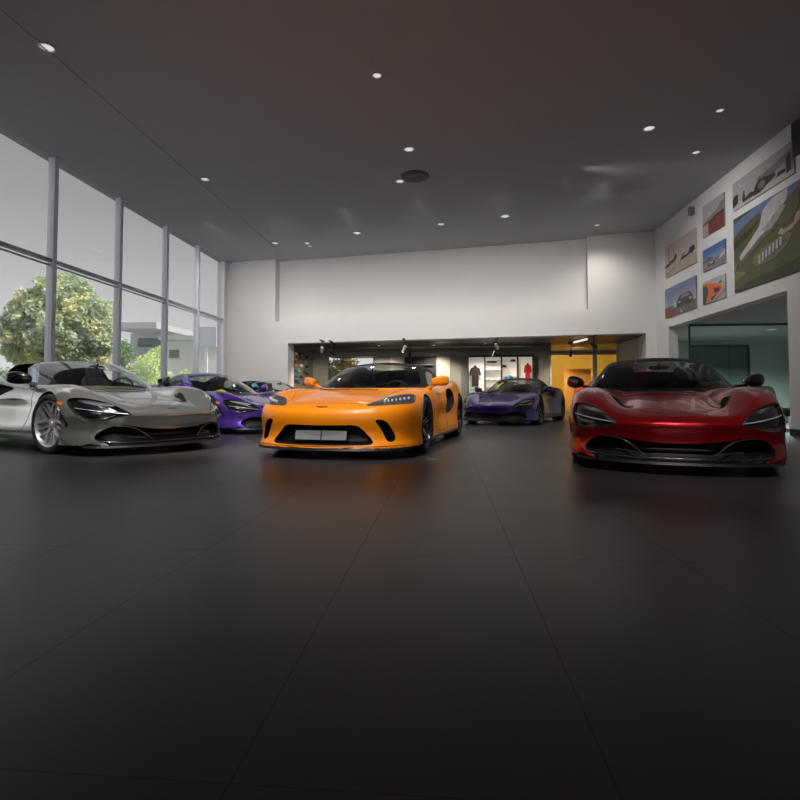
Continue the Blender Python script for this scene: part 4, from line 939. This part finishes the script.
sky1 = grad_mat('print_dusty_sky', (.62, .50, .46), (.50, .40, .37)); sky2 = grad_mat('print_blue_sky', (.42, .44, .50), (.12, .17, .30)); sky3 = grad_mat('print_strong_blue', (.34, .42, .54), (.06, .13, .32))
orange = cmat('orange', (.75, .14, .02)); redm = cmat('maroon', (.20, .05, .04)); grn = cmat('grass', (.085, .095, .028)); grn2 = cmat('light_grass', (.17, .18, .07)); dgr = cmat('deep_green', (.03, .045, .012)); water = cmat('water', (.10, .13, .15)); road = cmat('tarmac', (.13, .12, .12)); bluem = cmat('lake_blue', (.13, .19, .33))
hill = cmat('hill', (.10, .09, .045)); sand = cmat('sand', (.45, .36, .30))
wallprint(666.3, 245.6, 278.4, 697.2, 229.7, 262.5, 'square print of a dusty pink airfield with a parked racing car', sky1,
    [(sand, [(0, 0), (1, 0), (1, .30), (0, .36)]), (dk, [(0, .38), (.3, .50), (.38, .62), (.42, .5), (.36, .38), (0, .30)]), (gr, [(.12, .4), (.12, .9), (.15, .9), (.15, .4)]), (gr, [(.3, .45), (.3, .8), (.32, .8), (.32, .45)]),
     (dk, [(.5, .30), (.62, .46), (.78, .52), (.95, .56), (.98, .40), (.75, .33)]), (wh, [(.58, .38), (.7, .5), (.82, .53), (.78, .40)]), (dk, ell(.60, .36, .05, .06, 10)), (dk, ell(.88, .42, .06, .08, 10)), (gr, [(.05, .12), (.35, .2), (.36, .17), (.06, .08)])])
wallprint(666.3, 292.5, 318.8, 697.2, 272.3, 307.5, 'square print of a dark car driving under a blue cloudy sky', sky2,
    [(road, [(0, 0), (1, 0), (1, .30), (0, .36)]), (redm, [(0, 0), (.40, 0), (.30, .22), (0, .32)]), (dk, [(.40, .26), (.42, .44), (.52, .60), (.80, .62), (.90, .48), (.92, .28), (.86, .22), (.46, .20)]), (gr, [(.53, .47), (.58, .57), (.78, .58), (.82, .48)]), (wh, [(.30, .26), (.40, .26), (.40, .44), (.33, .46)]), (wh, [(.55, .02), (.60, .02), (.52, .16), (.50, .16)]), (wh, ell(.50, .38, .04, .03, 8)), (wh, ell(.84, .38, .04, .03, 8))])
wallprint(704.1, 212, 239, 725.3, 186.6, 225, 'tall print with a pale sky above a dark maroon building', cmat('pale_sky', (.42, .40, .41)),
    [(gr, [(0, .42), (.3, .55), (.6, .62), (.85, .78), (1, .80), (1, .5), (0, .38)]), (redm, [(.25, 0), (1, 0), (1, .48), (.7, .52), (.25, .36)]), (sand, [(0, 0), (.28, 0), (.28, .38), (0, .36)]), (dk, [(.0, .34), (1, .48), (1, .52), (.0, .38)])])
wallprint(704.1, 250.3, 272.4, 726.6, 239, 262.5, 'small print of a sports car on a road under a vivid blue sky', sky3,
    [(gr, [(0, 0), (1, 0), (1, .42), (.6, .44), (0, .5)]), (hill, [(0, .45), (.3, .55), (.5, .46), (.5, .42), (0, .40)]), (wh, [(.75, .30), (1, .36), (1, .55), (.8, .46)]), (dk, [(.24, .16), (.28, .30), (.42, .36), (.55, .28), (.56, .15)]), (wh, [(.3, .22), (.34, .31), (.44, .32), (.5, .24)])])
wallprint(704.1, 282.2, 305, 726.6, 273.8, 297.2, 'small print of the front corner of an orange car', cmat('white_road', (.45, .45, .44)),
    [(dk, [(0, 0), (.12, 0), (.26, .45), (.24, .8), (0, .85)]), (orange, [(0, .9), (.4, .86), (.82, .58), (.9, .42), (.62, .18), (.30, .0), (.18, .05), (.28, .5), (.2, .78), (0, .80)]), (dk, [(.5, .58), (.80, .50), (.74, .34), (.55, .34)]), (dk, [(.4, .18), (.6, .28), (.5, .1), (.38, .04)]), (redm, [(.72, .66), (.86, .70), (.86, .78), (.74, .74)]), (gr, [(.6, 0), (1, .3), (1, .38), (.55, .05)])])
wallprint(734.3, 186, 210.5, 795.5, 137, 175, 'wide black-and-white print of a vintage racing car and crowd', cmat('pale_sky', (.42, .40, .41)),
    [(wh, [(0, 0), (1, 0), (1, .18), (0, .25)]), (dk, [(0, .10), (.1, .2), (.1, .52), (.03, .50), (0, .44)]), (dk, [(.18, .16), (.20, .50), (.22, .50), (.23, .22), (.34, .30), (.40, .22), (.40, .12), (.2, .10)]),
     (dk, [(.38, .08), (.40, .35), (.46, .52), (.52, .58), (.60, .56), (.62, .46), (.72, .44), (.74, .30), (.60, .18), (.50, .08)]), (gr, ell(.52, .30, .06, .12, 12)), (gr, [(.40, .58), (.70, .66), (.95, .80), (.99, .80), (.99, .16), (.9, .16), (.88, .52), (.70, .42)]), (dk, [(.90, .14), (.90, .60), (.94, .72), (.96, .70), (.96, .16)]), (dk, [(.75, .20), (.88, .22), (.88, .32), (.78, .34)])])
wallprint(735.5, 218, 293, 806, 178, 269, 'largest print, an aerial view of a curved white building among green lawns and a lake', grn,
    [(sky2, [(0, .88), (.35, 1), (1, 1), (1, .90), (.40, .83), (0, .82)]), (bluem, [(0, .74), (.2, .82), (.6, .94), (1, .98), (1, 1), (.4, 1), (0, .93)]), (hill, [(0, .66), (.25, .72), (.45, .84), (.42, .90), (.2, .84), (0, .74)]),
     (dgr, [(0, .58), (.3, .70), (.42, .82), (.3, .76), (0, .68)]), (dgr, [(0, .0), (1, .0), (1, .16), (.7, .12), (.35, .10), (0, .04)]),
     (wh, [(.12, .38), (.10, .46), (.28, .60), (.42, .72), (.48, .90), (.60, .97), (.82, .99), (.80, .86), (.62, .76), (.50, .62), (.30, .48)]), (gy_, [(.44, .66), (.60, .72), (.72, .84), (.80, .80), (.68, .68), (.55, .60)]),
     (road, [(.06, .36), (.14, .34), (.48, .54), (.62, .60), (.62, .63), (.45, .60)]), (sand, [(.68, .52), (.74, .48), (.86, .50), (.95, .56), (.96, .66), (.92, .66), (.88, .56), (.76, .53), (.72, .57)]),
     (hill, [(.76, .68), (.84, .72), (.86, .90), (.95, .94), (.95, .72), (.86, .62), (.78, .60)]), (grn2, [(.30, .30), (.38, .24), (.62, .24), (.80, .34), (.86, .44), (.80, .48), (.50, .44), (.34, .38)]), (water, [(.36, .32), (.42, .28), (.60, .28), (.76, .36), (.80, .42), (.70, .44), (.50, .40)]),
     (grn2, [(0, .30), (.04, .42), (.06, .40), (.04, .28), (.2, .22), (.2, .19), (.02, .16)])]+
    [(wh, [(.40+.05*k, .26+.018*k), (.425+.05*k, .26+.018*k), (.43+.05*k, .36+.018*k), (.405+.05*k, .36+.018*k)]) for k in range(7)])
wallprint(793, 120, 154, 812, 100, 150, 'dark blank print at the top right corner, right under the ceiling', cmat('charcoal', (.05, .05, .055)), [])

# ------------------------------------------------------------------ outside
rnd = random.Random(4)
struct(MB().box(-75, -20, -.25, XL-.3, 75, -.02).box(XL-.3, 26, -.25, 30, 75, -.02).box(XL-.3, -40, -.25, 30, -5.3, -.02).build('ground', mat('forecourt', (.30, .30, .29), .8, noise=.15, nscale=.4)))
def leafmat(name, c1, c2, c3):
    m = mat(name, c1, .6, spec=.3); N = m.node_tree.nodes; L = m.node_tree.links; b = N['Principled BSDF']
    t = N.new('ShaderNodeTexCoord'); nz = N.new('ShaderNodeTexNoise'); nz.inputs['Scale'].default_value = 1.1; nz.inputs['Detail'].default_value = 6; r = N.new('ShaderNodeValToRGB')
    L.new(t.outputs['Object'], nz.inputs['Vector']); L.new(nz.outputs[0], r.inputs[0]); L.new(r.outputs[0], b.inputs['Base Color'])
    r.color_ramp.elements[0].position = .36; r.color_ramp.elements[0].color = (*c1, 1); r.color_ramp.elements[1].position = .66; r.color_ramp.elements[1].color = (*c3, 1)
    e = r.color_ramp.elements.new(.5); e.color = (*c2, 1)
    tr = N.new('ShaderNodeBsdfTranslucent'); mx = N.new('ShaderNodeMixShader'); mx.inputs[0].default_value = .4; out = N['Material Output']
    L.new(r.outputs[0], tr.inputs[0]); L.new(b.outputs[0], mx.inputs[1]); L.new(tr.outputs[0], mx.inputs[2]); L.new(mx.outputs[0], out.inputs[0]); return m
bark = mat('bark', (.16, .13, .10), .9, noise=.2)
def tree(name, lab, cat, base, blobs, m, n=5200, leaf=.16, group=None, trunk=True):
    g = tag(empty(name, base), lab, cat, group)
    rs = np.random.RandomState(int(abs(base[0]*13+base[1]*7)) % 1000)
    V = []; vol = np.array([b[3]**2 for b in blobs]); vol = vol/vol.sum()
    for b, fr in zip(blobs, vol):
        k = int(n*fr); d = rs.normal(size=(k, 3)); d /= np.linalg.norm(d, axis=1)[:, None]
        lump = 1+.22*np.sin(d[:, :1]*5+b[0])*np.cos(d[:, 2:]*6+b[1])
        r = b[3]*(.55+.5*rs.rand(k, 1)**.6)*lump; c = np.array(b[:3])+d*r*np.array([1, 1, b[4] if len(b) > 4 else .85])
        a = rs.normal(size=(k, 3)); a /= np.linalg.norm(a, axis=1)[:, None]; q = np.cross(a, rs.normal(size=(k, 3))); q /= np.linalg.norm(q, axis=1)[:, None]
        s = leaf*(.6+.8*rs.rand(k, 1)); V.append(np.stack([c-a*s, c+q*s*.55, c+a*s, c-q*s*.55], 1))
    V = np.concatenate(V); V[..., 2] = np.maximum(V[..., 2], .0)
    F = np.arange(len(V)*4).reshape(-1, 4); mesh('foliage', V.reshape(-1, 3), F, m, g)
    if trunk:
        zt_ = max(b[2] for b in blobs); mb = MB().tube([(0, 0, -.05), (.05, 0, zt_*.4), (0, .1, zt_*.8)], [.22, .16, .06], 8)
        for b in blobs[:7]: mb.tube([(.03, 0, zt_*.3), (b[0]*.5, b[1]*.5, (zt_*.3+b[2])*.5), (b[0], b[1], b[2])], [.09, .06, .02], 6)
        mb.build('trunk', bark, g, True)
lm1 = leafmat('maple_leaves', (.42, .50, .36), (.56, .63, .44), (.78, .74, .40)); lm2 = leafmat('hedge_leaves', (.14, .26, .18), (.28, .42, .26), (.58, .60, .26)); lm3 = leafmat('lime_leaves', (.42, .56, .22), (.62, .74, .34), (.78, .82, .48))
def px_at(px, Y): d = ray(px, 390); return C0[0]+d[0]*Y/d[1]
def zpx(px, py, Y): return on_plane(px, py, (0, 1, 0), Y)[2]
Yt = 24.; x0 = px_at(66, Yt); sc = Yt/525*1.25
def B_(px, py, rp, Y, x00, fl=.9): return (px_at(px, Y)-x00, rnd.uniform(-.6, .6), zpx(px, py, Y), rp*sc, fl)
tree('maple_tree', 'large broad maple with yellow-green leaves outside the second and third glass bays', 'tree', (x0, Yt, -.02),
     [B_(66, 300, 22, Yt, x0), B_(45, 312, 20, Yt, x0), B_(88, 318, 20, Yt, x0), B_(68, 330, 26, Yt, x0), B_(30, 330, 20, Yt, x0), B_(98, 335, 14, Yt, x0), B_(50, 345, 24, Yt, x0), B_(80, 350, 22, Yt, x0), B_(20, 350, 16, Yt, x0)], lm1, 24000, .13)
Yh = 20.
for k, (px, py, rp, lab) in enumerate(((-12, 372, 22, 'dark green bush farthest left beyond the glass'), (22, 371, 17, 'dark green bush seen above the grey car headrests'), (60, 369, 15, 'green bush under the maple, behind the grey car windscreen'), (88, 369, 15, 'green and yellow bush right of the maple trunk'), (112, 371, 12, 'small green bush behind the third mullion'))):
    x1 = px_at(px, Yh); s2 = Yh/525*1.25
    tree('bush', lab, 'bush', (x1, Yh+(k % 2)*1.9, -.02), [(0, 0, .9, rp*s2*.9, .8), (-.6, .1, .7, rp*s2*.7, .8), (.6, 0, 1.3, rp*s2*.6, .8), (0, 0, .3, rp*s2*.8, .5)], lm2, 4200, .08, 'bushes outside', False)
Ys = 27.5
for Si, (px, py, rp, m, lab, zz) in enumerate(((122, 352, 9, lm2, 'loose grey-green tree left of the white building', 2.4), (147, 366, 10, lm3, 'bright lime-green shrub before the grey building', 1.2), (157, 357, 8, lm3, 'tall lime-green shrub beside the fourth mullion', 2.0), (184, 378, 6, lm3, 'small pale shrub at the foot of the white building', .5), (133, 376, 10, lm3, 'low pale green shrub behind the grey car windscreen', .7))):
    x1 = px_at(px, Ys+3.2*Si); s2 = (Ys+3.2*Si)/525*1.2; zz = zpx(px, py, Ys+3.2*Si)
    tree('shrub', lab, 'shrub', (x1*1., Ys+3.2*Si, -.02), [(0, 0, zz, rp*s2, 1.1), (.3, .2, zz*.6, rp*s2*.9, .9), (-.3, 0, zz*.8, rp*s2*.7, .9), (0, 0, zz*.3, rp*s2*.8, .9), (0, 0, .25, .3, .9)], m, 3500, .08, 'shrubs outside', zz > 2)
# buildings across the forecourt
Yb = 40.
def bx(px): return px_at(px, Yb)
wb = mat('render_white', (.72, .71, .71), .8); gb = mat('render_grey', (.42, .44, .46), .8); win = mat('far_window', (.10, .14, .13), .2)
g = tag(empty('office_building', (bx(186), Yb, 0)), 'white low building with one square window beyond the forecourt', 'building'); ox = bx(186)
MB().box(bx(166)-ox, 0, 0, bx(228)-ox, 6, zpx(186, 338, Yb)).build('wall', wb, g)
MB().box(bx(164)-ox, -1.0, zpx(186, 341, Yb), bx(228)-ox, 6.5, zpx(186, 337, Yb)).build('roof_edge', gb, g)
f = MB().box(bx(169.5)-ox, -.08, zpx(175, 358, Yb), bx(178.5)-ox, 0, zpx(175, 350, Yb)).build('window', win, g)
MB().box(bx(169)-ox, -.14, zpx(175, 358.5, Yb), bx(169.6)-ox, 0, zpx(175, 349.5, Yb)).box(bx(169)-ox, -.14, zpx(175, 358.6, Yb), bx(179)-ox, 0, zpx(175, 358, Yb)).build('window_frame', gb, f)
Yc = 52.
def bc(px): return px_at(px, Yc)
g = tag(empty('canopy_building', (bc(140), Yc, 0)), 'long grey building with a pale flat canopy behind the shrubs', 'building'); ox = bc(140)
MB().box(bc(118)-ox, 2, 0, bc(164)-ox, 8, zpx(140, 331, Yc)).build('wall', gb, g)
MB().box(bc(122)-ox, -2, zpx(140, 331, Yc), bc(166)-ox, 8, zpx(140, 325, Yc)).build('canopy', mat('canopy_pale', (.40, .40, .41), .8), g)
MB().box(bc(126)-ox, 1.9, zpx(140, 345, Yc), bc(162)-ox, 2, zpx(140, 336, Yc)).build('window_band', win, g)
Yp = 22.; q = px_at(206, Yp)
g = tag(empty('sign_board', (q, Yp, 0)), 'pale blue-grey sign board on a post outside the last glass bay', 'sign'); s2 = Yp/525*1.1
MB().box(-10*s2, -.06, zpx(206, 347, Yp), 10*s2, .06, zpx(206, 327, Yp)).build('board', mat('sign_pale_blue', (.55, .60, .68), .5), g)
MB().box(-1.6*s2, -.05, -.02, 1.2*s2, .05, zpx(206, 347, Yp)).build('post', alu, g)
q = px_at(193.5, 28.); g = MB().tube([(q, 28., -.02), (q, 28., zpx(193, 322, 28.))], .06, 8).build('lamp_post', alu); tag(g, 'thin grey post in front of the white building', 'post')
# tree and sky seen through the shop window
q = at(340, 372, 27.5)
tree('garden_tree', 'small dark tree seen through the shop window', 'tree', (q[0], q[1], -.02), [(0, 0, 1.9, .9, .9), (-.5, 0, 1.4, .8, .9), (.4, .1, 2.3, .5, .9), (-.4, 0, .8, 1.0, .8), (.5, 0, 1.0, .7, .8)], leafmat('olive_leaves', (.05, .07, .03), (.14, .13, .05), (.35, .25, .07)), 2600, .12)
